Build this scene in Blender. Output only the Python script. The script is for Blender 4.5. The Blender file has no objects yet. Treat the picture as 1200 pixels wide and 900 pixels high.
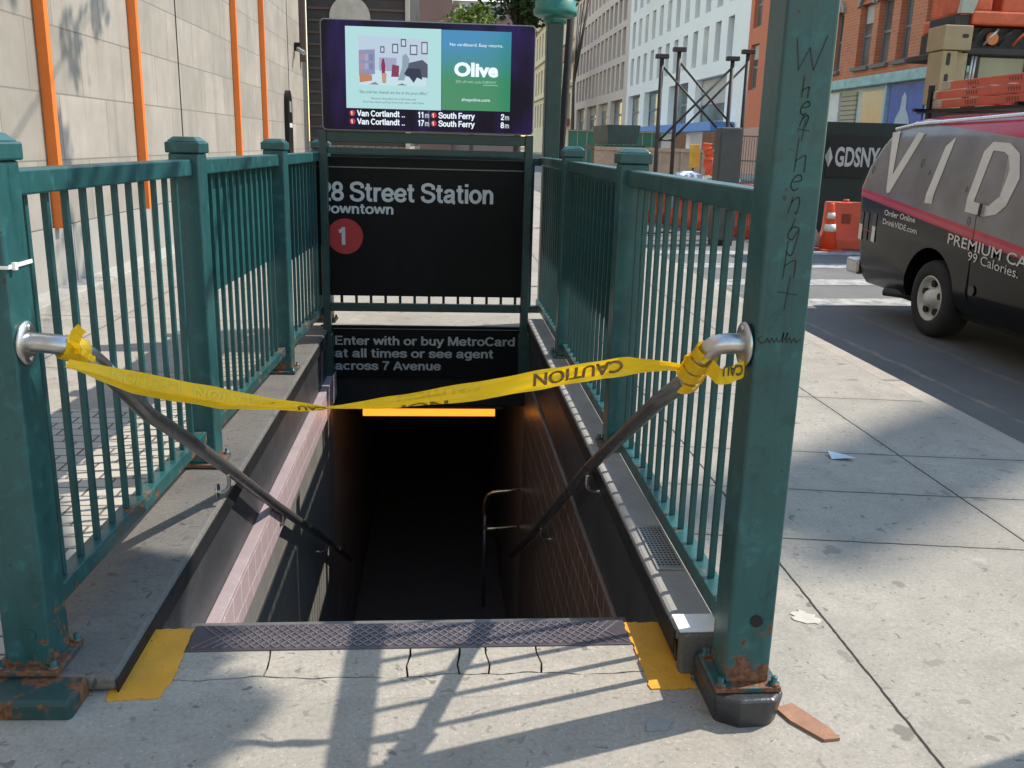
import bpy, bmesh, math, random
from mathutils import Vector, Matrix
R = math.radians
random.seed(7)
SC = bpy.context.scene
COL = SC.collection

# ------------------------------------------------------------------ camera
F_PX, PITCH, ROLL, YAW, CAM_H = 1075, 14.65, 1.5, 4.6, 1.5
def make_camera():
    p, r, y = R(PITCH), R(ROLL), R(YAW)
    fw = Vector((math.sin(y)*math.cos(p), math.cos(y)*math.cos(p), -math.sin(p)))
    rt = Vector((math.cos(y), -math.sin(y), 0)); up = rt.cross(fw)
    X = math.cos(r)*rt + math.sin(r)*up; Y = -math.sin(r)*rt + math.cos(r)*up
    cd = bpy.data.cameras.new('camera'); cd.sensor_width = 36; cd.lens = F_PX/1200*36
    cd.clip_start = .05; cd.clip_end = 3000
    c = bpy.data.objects.new('camera', cd); COL.objects.link(c)
    m = Matrix((X, Y, -fw)).transposed().to_4x4(); m.translation = (0, 0, CAM_H)
    c.matrix_world = m; SC.camera = c
make_camera()

# ------------------------------------------------------------------ light
SUN_EL, SUN_AZ = 51.0, 72.4            # azimuth measured from +Y towards +X
SKY_STRENGTH, SUN_STRENGTH, EXPOSURE = .15, 3.7, .84
W = bpy.data.worlds.new('World'); SC.world = W; W.use_nodes = True
nt = W.node_tree; bg = nt.nodes['Background']
sky = nt.nodes.new('ShaderNodeTexSky'); sky.sky_type = 'NISHITA'; sky.sun_disc = False
sky.sun_elevation = R(SUN_EL); sky.sun_rotation = R(SUN_AZ); sky.dust_density = 0; sky.air_density = 2.0; sky.ozone_density = 1.0
nt.links.new(sky.outputs[0], bg.inputs[0]); bg.inputs[1].default_value = SKY_STRENGTH
sl = bpy.data.lights.new('sun', 'SUN'); sl.energy = SUN_STRENGTH; sl.angle = R(.6); sl.color = (1, .92, .79)
so = bpy.data.objects.new('sun', sl); COL.objects.link(so)
sd = Vector((math.cos(R(SUN_EL))*math.sin(R(SUN_AZ)), math.cos(R(SUN_EL))*math.cos(R(SUN_AZ)), math.sin(R(SUN_EL))))
so.rotation_euler = sd.to_track_quat('Z', 'Y').to_euler(); so.location = sd*60
vs = SC.view_settings; vs.view_transform = 'Standard'; vs.look = 'None'; vs.gamma = 1; vs.use_curve_mapping = False
vs.exposure = EXPOSURE

# ------------------------------------------------------------------ materials
def nodes(name):
    m = bpy.data.materials.new(name); m.use_nodes = True
    return m, m.node_tree, m.node_tree.nodes['Principled BSDF']
class NT:
    """tiny helper to wire nodes"""
    def __init__(s, tree): s.t = tree; s.tc = None
    def n(s, typ, **kw):
        x = s.t.nodes.new('ShaderNode'+typ)
        for k, v in kw.items(): setattr(x, k, v)
        return x
    def l(s, a, b): s.t.links.new(a, b)
    def obj(s):
        if not s.tc: s.tc = s.n('TexCoord')
        return s.tc.outputs['Object']
    def math(s, op, a, b=None, c=None):
        x = s.n('Math', operation=op)
        for i, v in enumerate((a, b, c)):
            if v is None: continue
            if isinstance(v, (int, float)): x.inputs[i].default_value = v
            else: s.l(v, x.inputs[i])
        return x.outputs[0]
    def noise(s, scale, detail=4, rough=.55, vec=None, dist=0):
        x = s.n('TexNoise'); x.inputs['Scale'].default_value = scale; x.inputs['Detail'].default_value = detail
        x.inputs['Roughness'].default_value = rough; x.inputs['Distortion'].default_value = dist
        s.l(vec or s.obj(), x.inputs['Vector']); return x.outputs['Fac']
    def ramp(s, fac, lo, hi):
        x = s.n('MapRange'); x.inputs['From Min'].default_value = lo; x.inputs['From Max'].default_value = hi
        s.l(fac, x.inputs['Value']); return x.outputs['Result']
    def mix(s, fac, a, b, blend='MIX'):
        x = s.n('Mix', data_type='RGBA', blend_type=blend)
        for i, v in ((0, fac), (6, a), (7, b)):
            if isinstance(v, (int, float)): x.inputs[i].default_value = v
            elif isinstance(v, (tuple, list)): x.inputs[i].default_value = tuple(v[:3])+(1,)
            else: s.l(v, x.inputs[i])
        return x.outputs[2]
    def sep(s, vec=None):
        x = s.n('SeparateXYZ'); s.l(vec or s.obj(), x.inputs[0]); return x.outputs
    def comb(s, x=0, y=0, z=0):
        c = s.n('CombineXYZ')
        for i, v in enumerate((x, y, z)):
            if isinstance(v, (int, float)): c.inputs[i].default_value = v
            else: s.l(v, c.inputs[i])
        return c.outputs[0]
    def bump(s, h, strength, dist, bsdf):
        x = s.n('Bump'); x.inputs['Strength'].default_value = strength; x.inputs['Distance'].default_value = dist
        s.l(h, x.inputs['Height']); s.l(x.outputs[0], bsdf.inputs['Normal'])
def k(c, f): return tuple(max(0, min(1, v*f)) for v in c)
MATS = {}
def M(name, c, rough=.6, metal=0, var=.18, scale=6, bump=.0, bdist=.002, spec=.5, fine=True):
    """painted / plain surface with blotches, grime and slight roughness changes"""
    if name in MATS: return MATS[name]
    m, t, b = nodes(name); q = NT(t)
    f = q.noise(scale, 5)
    col = q.mix(q.ramp(f, .3, .7), k(c, 1-var), k(c, 1+var))
    if fine: col = q.mix(q.ramp(q.noise(scale*9, 3), .35, .75), col, k(c, 1-var*.6))
    q.l(col, b.inputs['Base Color']); b.inputs['Metallic'].default_value = metal
    b.inputs['Specular IOR Level'].default_value = spec
    r = q.n('MapRange'); r.inputs['To Min'].default_value = max(.03, rough-.1); r.inputs['To Max'].default_value = min(1, rough+.1)
    q.l(q.noise(scale*3, 3), r.inputs['Value']); q.l(r.outputs['Result'], b.inputs['Roughness'])
    if bump: q.bump(q.noise(scale*8, 4), bump, bdist, b)
    MATS[name] = m; return m
def EM(name, c, s, base=(0, 0, 0)):
    if name in MATS: return MATS[name]
    m, t, b = nodes(name)
    b.inputs['Base Color'].default_value = base+(1,); b.inputs['Emission Color'].default_value = c+(1,); b.inputs['Emission Strength'].default_value = s
    b.inputs['Roughness'].default_value = .35; b.inputs['Specular IOR Level'].default_value = .15
    MATS[name] = m; return m
def paint_teal(name, c, rust=.5, rough=.38):
    """thick brushed enamel over steel: orange peel, pale scuffs, rust where it has chipped low down"""
    m, t, b = nodes(name); q = NT(t)
    big = q.noise(3.2, 6, .6); mid = q.noise(16, 5, .6); fine = q.noise(70, 3)
    col = q.mix(q.ramp(big, .3, .72), k(c, .78), k(c, 1.2))
    col = q.mix(q.math('MULTIPLY', q.ramp(mid, .56, .70), .5), col, k(c, 2.0))
    drip = q.noise(1, 4, .6, vec=q.comb(q.math('MULTIPLY', q.sep()[0], 38), q.math('MULTIPLY', q.sep()[1], 38), q.math('MULTIPLY', q.sep()[2], 2.2)))
    col = q.mix(q.math('MULTIPLY', q.ramp(drip, .56, .72), .45), col, k(c, .45))
    col = q.mix(q.math('MULTIPLY', q.ramp(drip, .36, .26), .35), col, k(c, 1.9))
    col = q.mix(q.math('MULTIPLY', q.ramp(mid, .42, .3), .5), col, k(c, .5))
    z = q.sep()[2]
    low = q.ramp(z, .42, .12)                        # rust sits near the ground
    th = q.math('MULTIPLY_ADD', low, -.27*rust-.01, .70)
    rm = q.ramp(q.math('SUBTRACT', q.noise(11, 8, .68), th), -.02, .02)
    rc = q.mix(q.ramp(fine, .3, .7), (.06, .022, .012), (.2, .085, .04))
    col = q.mix(rm, col, rc)
    chip = q.ramp(q.noise(34, 3, .55), .70, .715)
    col = q.mix(chip, col, (.03, .025, .022))
    q.l(col, b.inputs['Base Color'])
    q.l(q.math('MULTIPLY_ADD', rm, .4, q.math('MULTIPLY_ADD', mid, .3, rough-.15)), b.inputs['Roughness'])
    q.bump(q.math('ADD', q.math('MULTIPLY', fine, .25), q.math('ADD', q.math('MULTIPLY', rm, -.4), mid)), .35, .0025, b)
    return m
def concrete(name, c, jx=(), jy=(), gum=True, aggregate=True, var=.16, jw=.006, worn=1.0):
    m, t, b = nodes(name); q = NT(t); o = q.sep()
    big = q.noise(1.1, 6, .6); mid = q.noise(7, 5, .6); fine = q.noise(150, 2, .6)
    col = q.mix(q.ramp(big, .3, .7), k(c, 1-var), k(c, 1+var*.8))
    col = q.mix(q.math('MULTIPLY', q.ramp(mid, .35, .75), .55), col, k(c, .66))
    col = q.mix(q.math('MULTIPLY', q.ramp(q.noise(38, 4, .65), .52, .72), .45), col, k(c, .55))
    if aggregate:
        v = q.n('TexVoronoi'); v.inputs['Scale'].default_value = 130; q.l(q.obj(), v.inputs['Vector'])
        spk = q.ramp(v.outputs['Distance'], .30, .16)
        tint = q.n('SeparateColor'); q.l(v.outputs['Color'], tint.inputs[0])
        col = q.mix(q.math('MULTIPLY', spk, q.ramp(tint.outputs[0], .72, .98)), col, k(c, 1.75))
        col = q.mix(q.math('MULTIPLY', spk, q.ramp(tint.outputs[1], .7, .95)), col, k(c, .4))
    if gum:                                          # trodden chewing gum and oil drips
        wv = q.n('VectorMath', operation='MULTIPLY_ADD'); 
        nz = q.n('TexNoise'); nz.inputs['Scale'].default_value = 13; q.l(q.obj(), nz.inputs['Vector'])
        q.l(nz.outputs['Color'], wv.inputs[0]); wv.inputs[1].default_value = (.13, .13, 0); q.l(q.obj(), wv.inputs[2])
        for sc, lo, tone, sel in ((4.2, .115, .42, .42), (9.5, .13, .36, .35), (19, .16, .40, .45), (2.3, .07, .5, .4)):
            v = q.n('TexVoronoi'); v.inputs['Scale'].default_value = sc; v.voronoi_dimensions = '2D'; q.l(wv.outputs[0], v.inputs['Vector'])
            cs = q.n('SeparateColor'); q.l(v.outputs['Color'], cs.inputs[0])
            rad = q.math('MULTIPLY', cs.outputs[2], lo)
            msk = q.math('MULTIPLY', q.ramp(q.math('SUBTRACT', v.outputs['Distance'], rad), .012, -.012), q.math('GREATER_THAN', cs.outputs[0], sel))
            col = q.mix(q.math('MULTIPLY', msk, q.math('MULTIPLY_ADD', cs.outputs[1], .7, .28)), col, k(c, tone))
        gr = q.noise(75, 3, .7); col = q.mix(q.math('MULTIPLY', q.ramp(gr, .50, .66), .38), col, k(c, .5)); col = q.mix(q.math('MULTIPLY', q.ramp(gr, .44, .32), .30), col, k(c, 1.45))
        dirt = q.math('MULTIPLY', q.ramp(q.noise(2.3, 7, .72, dist=.6), .52, .68), .42)
        col = q.mix(dirt, col, k(c, .5))
        pale = q.ramp(q.noise(3.1, 3, .4), .70, .72)
        col = q.mix(q.math('MULTIPLY', pale, .25), col, k(c, 1.4))
    if jx:
        ix = None; iy = None
        for j, tilt in jx: g_ = q.math('GREATER_THAN', o[0], j); ix = g_ if ix is None else q.math('ADD', ix, g_)
        for j, tilt in jy: g_ = q.math('GREATER_THAN', q.math('MULTIPLY_ADD', o[0], tilt, o[1]), j); iy = g_ if iy is None else q.math('ADD', iy, g_)
        wn = q.n('TexWhiteNoise'); wn.noise_dimensions = '2D'; q.l(q.comb(ix, iy or 0, 0), wn.inputs['Vector'])
        col = q.mix(q.math('MULTIPLY', wn.outputs['Value'], .22), col, k(c, .62))
    h = q.math('ADD', q.math('MULTIPLY', mid, .5), q.math('MULTIPLY', fine, .35))
    jit = q.math('MULTIPLY_ADD', q.noise(14, 3), .012, -.006)
    d = None
    for axis, js in ((0, jx), (1, jy)):
        for j, tilt in js:
            e = q.math('ABSOLUTE', q.math('ADD', q.math('SUBTRACT', q.math('MULTIPLY_ADD', o[1-axis], tilt, o[axis]), j), jit))
            d = e if d is None else q.math('MINIMUM', d, e)
    if d is not None:
        jm = q.ramp(d, jw, jw*.45)
        col = q.mix(q.math('MULTIPLY', q.ramp(d, .06, .0), .22), col, k(c, .5))
        col = q.mix(jm, col, (.022, .02, .018))
        h = q.math('ADD', h, q.math('MULTIPLY', jm, -3))
    q.l(col, b.inputs['Base Color']); b.inputs['Roughness'].default_value = .85; b.inputs['Specular IOR Level'].default_value = .3
    q.bump(h, .5, .004, b)
    return m
def bricks(name, axes, w, h, c1, c2, mortar, ms=.01, offset=.5, rough=.75, dirt=.3, bump=.4, squash=1):
    m, t, b = nodes(name); q = NT(t); o = q.sep()
    v = q.comb(o[axes[0]], o[axes[1]], 0)
    x = q.n('TexBrick'); x.offset = offset; x.inputs['Scale'].default_value = 1
    x.inputs['Brick Width'].default_value = w; x.inputs['Row Height'].default_value = h; x.inputs['Mortar Size'].default_value = ms
    x.inputs['Mortar Smooth'].default_value = .1; x.inputs['Bias'].default_value = 0
    x.inputs['Color1'].default_value = c1+(1,); x.inputs['Color2'].default_value = c2+(1,); x.inputs['Mortar'].default_value = mortar+(1,)
    q.l(v, x.inputs['Vector'])
    col = q.mix(q.math('MULTIPLY', q.ramp(q.noise(1.4, 6, .65), .35, .75), dirt), x.outputs['Color'], k(c1, .45))
    sv = q.comb(q.math('MULTIPLY', o[axes[0]], 5), q.math('MULTIPLY', o[axes[1]], .35), 0)
    col = q.mix(q.math('MULTIPLY', q.ramp(q.noise(1, 4, .6, vec=sv), .5, .75), dirt*.7), col, k(c2, .5))
    q.l(col, b.inputs['Base Color']); b.inputs['Roughness'].default_value = rough; b.inputs['Specular IOR Level'].default_value = .3
    q.bump(q.math('ADD', q.math('MULTIPLY', x.outputs['Fac'], -1), q.math('MULTIPLY', q.noise(40, 3), .3)), bump, .004, b)
    return m
def glass_dark(name, c=(.02, .025, .03), rough=.08, var=.5):
    return M(name, c, rough, 0, var, .4, spec=.8, fine=False)

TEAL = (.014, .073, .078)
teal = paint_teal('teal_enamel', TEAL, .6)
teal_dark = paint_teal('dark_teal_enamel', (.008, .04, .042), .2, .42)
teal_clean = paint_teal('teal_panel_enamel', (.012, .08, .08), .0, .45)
chrome = M('polished_steel', (.50, .49, .49), .34, 1, .16, 12, bump=.12, bdist=.0006)
dull_metal = M('grey_rail_enamel', (.15, .147, .15), .3, .6, .25, 9, bump=.1, bdist=.001)
black = M('black_enamel', (.008, .008, .009), .42, 0, .3, 5, bump=.15, spec=.25)
blackpaint = M('flaking_black_paint', (.014, .015, .018), .55, 0, .45, 7, bump=.5, bdist=.004, spec=.25)
sign_black = M('sign_black', (.005, .006, .008), .4, 0, .3, 1.4, spec=.12)
white = M('white_lettering', (.75, .76, .77), .5, 0, .08, 8)
greywhite = M('dusty_white_lettering', (.52, .53, .54), .5, 0, .1, 8)
red = M('sign_red', (.42, .02, .025), .45, 0, .1, 6)

# ------------------------------------------------------------------ mesh helpers
class MB:
    def __init__(s): s.v = []; s.f = []; s.sm = []; s.mi = []; s.cur = 0
    def quad(s, *p, smooth=False):
        n = len(s.v); s.v += [tuple(x) for x in p]; s.f.append(tuple(range(n, n+len(p)))); s.sm.append(smooth); s.mi.append(s.cur); return s
    def faces(s, vs, fs, smooth=False):
        n = len(s.v); s.v += [tuple(x) for x in vs]
        for f in fs: s.f.append(tuple(i+n for i in f)); s.sm.append(smooth); s.mi.append(s.cur)
        return s
    def box(s, x0, x1, y0, y1, z0, z1, top=None):
        """axis box; top=(dx,dy) shrinks the top"""
        a, b = top or (0, 0)
        vs = [(x0, y0, z0), (x1, y0, z0), (x1, y1, z0), (x0, y1, z0), (x0+a, y0+b, z1), (x1-a, y0+b, z1), (x1-a, y1-b, z1), (x0+a, y1-b, z1)]
        return s.faces(vs, [(3, 2, 1, 0), (4, 5, 6, 7), (0, 1, 5, 4), (1, 2, 6, 5), (2, 3, 7, 6), (3, 0, 4, 7)])
    def obox(s, c, ux, uy, uz, a, b, d):
        """oriented box: centre, three unit axes, half sizes"""
        c = Vector(c); ux, uy, uz = Vector(ux)*a, Vector(uy)*b, Vector(uz)*d
        vs = [c+i*ux+j*uy+kk*uz for kk in (-1, 1) for i, j in ((-1, -1), (1, -1), (1, 1), (-1, 1))]
        return s.faces(vs, [(3, 2, 1, 0), (4, 5, 6, 7), (0, 1, 5, 4), (1, 2, 6, 5), (2, 3, 7, 6), (3, 0, 4, 7)])
    def prism(s, poly, axis, a, b):
        """polygon (2D, in the other two axes in order) extruded along axis from a to b"""
        def P(p, w): q = list(p); q.insert(axis, w); return q
        n = len(poly); vs = [P(p, a) for p in poly]+[P(p, b) for p in poly]
        fs = [tuple(range(n))[::-1], tuple(range(n, 2*n))]+[(i, (i+1) % n, n+(i+1) % n, n+i) for i in range(n)]
        return s.faces(vs, fs)
    def tube(s, pts, r, n=14, caps=True, squash=None):
        pts = [Vector(p) for p in pts]; rs = r if isinstance(r, (list, tuple)) else [r]*len(pts)
        rings = []; ref = None
        for i, p in enumerate(pts):
            d = (pts[min(i+1, len(pts)-1)]-pts[max(i-1, 0)]).normalized()
            if ref is None: ref = Vector((0, 0, 1)) if abs(d.z) < .9 else Vector((1, 0, 0))
            u = (ref-d*ref.dot(d)).normalized(); w = d.cross(u); ref = u
            rings.append([p+u*(rs[i]*math.cos(2*math.pi*j/n))+w*(rs[i]*math.sin(2*math.pi*j/n)) for j in range(n)])
        base = len(s.v)
        for rg in rings: s.v += [tuple(x) for x in rg]
        for i in range(len(rings)-1):
            for j in range(n):
                s.f.append((base+i*n+j, base+i*n+(j+1) % n, base+(i+1)*n+(j+1) % n, base+(i+1)*n+j)); s.sm.append(True); s.mi.append(s.cur)
        if caps:
            s.f.append(tuple(base+j for j in range(n))[::-1]); s.sm.append(False); s.mi.append(s.cur)
            s.f.append(tuple(base+(len(rings)-1)*n+j for j in range(n))); s.sm.append(False); s.mi.append(s.cur)
        return s
    def cyl(s, c, axis, r, h, n=20, r2=None):
        c = Vector(c); a = Vector(axis).normalized(); return s.tube([c-a*h/2, c+a*h/2], [r, r if r2 is None else r2], n)
    def lathe(s, c, prof, n=24, axis='z'):
        base = len(s.v); c = Vector(c)
        for r_, h in prof:
            for j in range(n):
                a = 2*math.pi*j/n; u, w = r_*math.cos(a), r_*math.sin(a)
                s.v.append(tuple(c+Vector({'z': (u, w, h), 'x': (h, u, w), 'y': (w, h, u)}[axis])))
        for i in range(len(prof)-1):
            for j in range(n):
                s.f.append((base+i*n+j, base+i*n+(j+1) % n, base+(i+1)*n+(j+1) % n, base+(i+1)*n+j)); s.sm.append(True); s.mi.append(s.cur)
        s.f.append(tuple(base+j for j in range(n))[::-1]); s.sm.append(False); s.mi.append(s.cur)
        s.f.append(tuple(base+(len(prof)-1)*n+j for j in range(n))); s.sm.append(False); s.mi.append(s.cur)
        return s
    def build(s, name, mat, parent=None, bevel=0, seg=2, loc=None):
        me = bpy.data.meshes.new(name); me.from_pydata(s.v, [], s.f); 
        me.polygons.foreach_set('use_smooth', s.sm)
        mats = mat if isinstance(mat, (list, tuple)) else [mat]
        for mm in mats: me.materials.append(mm)
        me.polygons.foreach_set('material_index', s.mi)
        me.update()
        o = bpy.data.objects.new(name, me); COL.objects.link(o)
        bm = bmesh.new(); bm.from_mesh(me); bmesh.ops.remove_doubles(bm, verts=bm.verts, dist=1e-6); bmesh.ops.recalc_face_normals(bm, faces=bm.faces); bm.to_mesh(me); bm.free()
        if bevel:
            b = o.modifiers.new('edges', 'BEVEL'); b.width = bevel; b.segments = seg; b.limit_method = 'ANGLE'; b.angle_limit = R(35)
        attach(o, parent)
        if loc: o.location = Vector(o.location)+Vector(loc)
        return o
def world_loc(o):
    v = Vector(o.location)
    while o.parent: o = o.parent; v += Vector(o.location)
    return v
def attach(o, parent):
    if parent: o.parent = parent; o.location = -world_loc(parent)
def thing(name, label, cat, loc=(0, 0, 0), group=None):
    o = bpy.data.objects.new(name, None); COL.objects.link(o); o.location = loc; o.empty_display_size = .1
    return tag(o, label, cat, group)
def tag(o, label, cat, group=None):
    o['label'] = label; o['category'] = cat
    if group: o['group'] = group
    return o
def kind(o, kd='structure'): o['kind'] = kd; return o

FONT = {}
def text_mesh(s, bold=.0, shear=0, spacing=1.0):
    """text as a list of 2D triangles/faces at size 1 (cap height about .7)"""
    key = (s, bold, shear, spacing)
    if key not in FONT:
        cu = bpy.data.curves.new('lettering', 'FONT'); cu.body = s; cu.size = 1; cu.offset = bold; cu.shear = shear; cu.space_character = spacing
        cu.resolution_u = 3; cu.fill_mode = 'FRONT'
        ob = bpy.data.objects.new('lettering', cu); COL.objects.link(ob)
        dg = bpy.context.evaluated_depsgraph_get(); me = bpy.data.meshes.new_from_object(ob.evaluated_get(dg))
        FONT[key] = ([(v.co.x, v.co.y) for v in me.vertices], [tuple(p.vertices) for p in me.polygons])
        bpy.data.objects.remove(ob); bpy.data.curves.remove(cu); bpy.data.meshes.remove(me)
    return FONT[key]
CAP = None
def lettering(s, mat, parent, name, origin, ux, uy, cap, width=None, align='L', bold=.02, shear=0, fn=None, lift=0, mb=None, spacing=1.0):
    """flat letters of a given cap height; optional exact width; fn maps (u,v) metres to a point"""
    global CAP
    if CAP is None:
        hv = text_mesh('H')[0]; CAP = max(p[1] for p in hv)
    vs, fs = text_mesh(s, bold, shear, spacing)
    if not vs: return None
    x0, x1 = min(p[0] for p in vs), max(p[0] for p in vs)
    sy = cap/CAP; sx = width/(x1-x0) if width else sy
    w = (x1-x0)*sx; off = {'L': 0, 'C': -w/2, 'R': -w}[align]
    o = Vector(origin); ux, uy = Vector(ux), Vector(uy)
    P = [((p[0]-x0)*sx+off, p[1]*sy) for p in vs]
    pts = [fn(u, v) if fn else o+ux*u+uy*v for u, v in P]
    b = mb or MB()
    b.faces(pts, fs)
    if mb: return mb
    return b.build(name, mat, parent)
def copy_tree(o, parent=None, loc=None):
    c = o.copy(); COL.objects.link(c)
    if parent: c.parent = parent
    if loc is not None: c.location = loc
    for ch in list(o.children): copy_tree(ch, c)
    return c
def stroke(mb, pts, w, o, ux, uy, n):
    """pen stroke: polyline of 2D points drawn as a thin flat ribbon"""
    o, ux, uy = Vector(o), Vector(ux), Vector(uy)
    for (a, b), (c, d) in zip(pts[:-1], pts[1:]):
        dx, dy = c-a, d-b; L = math.hypot(dx, dy) or 1; px, py = -dy/L*w/2, dx/L*w/2; ex, ey = dx/L*w*.3, dy/L*w*.3
        q = [(a-ex+px, b-ey+py), (a-ex-px, b-ey-py), (c+ex-px, d+ey-py), (c+ex+px, d+ey+py)]
        mb.quad(*[o+ux*u+uy*v for u, v in q])
    return mb

# ================================================================== GROUND
VGROUND = -.13
HX0, HX1, HY0, HY1 = -.93, .73, 2.365, 7.34         # hole of the stairwell
def sheet_with_hole(name, x0, x1, y0, y1, z, mat, hole=(HX0, HX1, HY0, HY1)):
    a, b, c, d = hole; m = MB()
    m.quad((x0, y0, z), (x1, y0, z), (x1, c, z), (x0, c, z)); m.quad((x0, d, z), (x1, d, z), (x1, y1, z), (x0, y1, z))
    m.quad((x0, c, z), (a, c, z), (a, d, z), (x0, d, z)); m.quad((b, c, z), (x1, c, z), (x1, d, z), (b, d, z))
    return kind(m.build(name, mat))
asphalt_far = concrete('distant_asphalt', (.075, .073, .072), gum=False, aggregate=False)
sheet_with_hole('ground', -700, 700, -700, 700, -.17, asphalt_far, (-1.3, 1.1, 2.1, 8.4))
walk_mat = concrete('sidewalk_concrete', (.325, .298, .262),
    jx=[(1.275, 0), (2.355, 0), (-2.7, 0)],
    jy=[(3.50, .14), (4.07, .14), (4.62, .13), (5.74, .13), (7.6, .1), (9.4, .05), (11.2, 0), (13, 0), (15, 0), (1.2, .05)])
# joints only read where they exist in the photograph; the landing in front of the stairs is one pour
sheet_with_hole('sidewalk', -3.72, 3.02, -6, 70, 0, walk_mat)
k_m = concrete('kerb_stone', (.34, .30, .26), jy=[(i*2.4+1.1, 0) for i in range(-2, 10)], gum=False, jw=.01)
kind(MB().box(3.022, 3.17, -6, 70, -.3, -.004).build('kerb', k_m, bevel=.012))
def asphalt():
    m, t, b = nodes('asphalt'); q = NT(t); o = q.sep()
    col = q.mix(q.ramp(q.noise(.5, 6, .65), .35, .7), (.085, .083, .085), (.15, .146, .142))
    col = q.mix(q.math('MULTIPLY', q.ramp(q.noise(90, 2), .45, .8), .5), col, (.17, .165, .16))
    for j, tl, w, tone in ((3.62, .035, .035, (.24, .2, .165)), (4.3, .0, .05, (.16, .135, .115)), (6.6, -.02, .03, (.03, .03, .03))):
        e = q.math('ABSOLUTE', q.math('ADD', q.math('SUBTRACT', q.math('MULTIPLY_ADD', o[1], tl, o[0]), j+tl*8), q.math('MULTIPLY_ADD', q.noise(2.5, 4), .16, -.08)))
        col = q.mix(q.math('MULTIPLY', q.ramp(e, w, w*.3), q.ramp(q.noise(4, 4), .3, .6)), col, tone)
    q.l(col, b.inputs['Base Color']); b.inputs['Roughness'].default_value = .82; b.inputs['Specular IOR Level'].default_value = .35
    q.bump(q.noise(120, 3), .5, .006, b); return m
kind(MB().quad((3.165, -40, -.13), (19.2, -40, -.13), (19.2, 300, -.13), (3.165, 300, -.13)).build('road', asphalt()))
kind(MB().box(17.0, 19.99, -40, 300, -.3, .0).build('far_sidewalk', concrete('far_sidewalk_concrete', (.36, .34, .31), gum=False)))
def worn_paint():
    m, t, b = nodes('worn_road_paint'); q = NT(t)
    col = q.mix(q.ramp(q.noise(6, 6, .7), .40, .62), (.36, .35, .34), (.14, .137, .135)); q.l(col, b.inputs['Base Color']); b.inputs['Roughness'].default_value = .75; return m
rp = worn_paint()
for i, y in enumerate((9.55, 11.1, 12.75, 14.4)):
    kind(MB().quad((3.3, y, -.126), (9.5, y+.55, -.126), (9.5, y+1.05, -.126), (3.3, y+.5, -.126)).build('crosswalk_stripe', rp))
kind(MB().quad((5.55, -6, -.126), (5.65, -6, -.126), (5.65, 8.9, -.126), (5.55, 8.9, -.126)).build('lane_line', rp))
# left pavers
pav = bricks('small_pavers', (0, 1), .145, .105, (.36, .335, .30), (.42, .395, .35), (.09, .082, .075), .006, .5, .85, .25, .6)
kind(MB().quad((-2.5, .5, .004), (-1.19, .5, .004), (-1.19, 5.25, .004), (-2.5, 5.0, .004)).build('paver_strip', pav))
kind(MB().box(-3.72, -3.4, -6, 25.9, -.02, .05).build('building_plinth_step', concrete('plinth_concrete', (.36, .34, .31), gum=False), bevel=.01))

# landing between the yellow marks: one strip of repaired concrete with real cracks
land = concrete('landing_concrete', (.335, .307, .268), gum=True, aggregate=True)
kind(MB().box(-.925, .725, HY0-.012, 2.655, -.12, -.022).build('landing_bed', M('crack_dirt', (.03, .027, .024), .95)))
rl = random.Random(3)
def jag(x): return 2.372+.006*math.sin(x*9)+.005*math.sin(x*23+1)+.003*math.sin(x*57)
lm = MB(); xs = [-.925, -.505, -.09, .06, .145, .30, .725]
for a, b_ in zip(xs[:-1], xs[1:]):
    n = 14; bot = [(a+.003+(b_-a-.006)*i/n) for i in range(n+1)]
    lo = [(x, jag(x)+.004+.0025*math.sin(x*131)*math.sin(x*37)) for x in bot]
    def side(x): return [(x+.006*math.sin(q_*2.1+x*40), 2.372+(2.655-2.372)*q_/5) for q_ in range(1, 6)]
    rs = side(b_-.003) if b_ < .7 else [(b_, 2.655)]; ls = side(a+.003) if a > -.9 else [(a, 2.655)]
    poly = lo+rs+ls[::-1]
    lm.prism(poly, 2, -.02, 0)
kind(lm.build('stair_landing', land))
lip = MB(); n = 60; X = [-.93+1.66*i/n for i in range(n+1)]
lip.prism([(x, jag(x)-.0022) for x in X]+[(.73, HY0-.1), (-.93, HY0-.1)], 2, -.03, .0005)
kind(lip.build('landing_edge', land))

def yellow_mat():
    m, t, b = nodes('yellow_floor_paint'); q = NT(t)
    col = q.mix(q.ramp(q.noise(7, 5, .6), .3, .7), (.55, .245, .012), (.66, .315, .02))
    col = q.mix(q.math('MULTIPLY', q.ramp(q.noise(5, 6, .7), .45, .7), .6), col, (.40, .20, .03))
    col = q.mix(q.ramp(q.noise(17, 6, .72), .665, .69), col, (.27, .24, .20))
    col = q.mix(q.ramp(q.noise(60, 3, .6), .70, .74), col, (.12, .08, .03))
    q.l(col, b.inputs['Base Color']); b.inputs['Roughness'].default_value = .65
    q.bump(q.math('ADD', q.noise(60, 4), q.math('MULTIPLY', q.noise(12, 4), 1.5)), .6, .004, b); return m
ym = yellow_mat()
def blot(name, pts, mat, z=.005, jit=.004, seed=1, th=.004):
    """painted patch with a slightly ragged edge"""
    r_ = random.Random(seed); out = []
    for (a, b_), (c, d) in zip(pts, pts[1:]+pts[:1]):
        n = max(2, int(math.hypot(c-a, d-b_)/.012))
        for i in range(n):
            t_ = i/n; out.append((a+(c-a)*t_+r_.uniform(-jit, jit), b_+(d-b_)*t_+r_.uniform(-jit, jit)))
    return kind(MB().prism(out, 2, z-th, z).build(name, mat))
blot('yellow_edge_paint', [(-.91, 2.275), (-.765, 2.285), (-.755, 2.40), (-.768, 2.655), (-.905, 2.65)], ym, seed=2)
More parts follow.
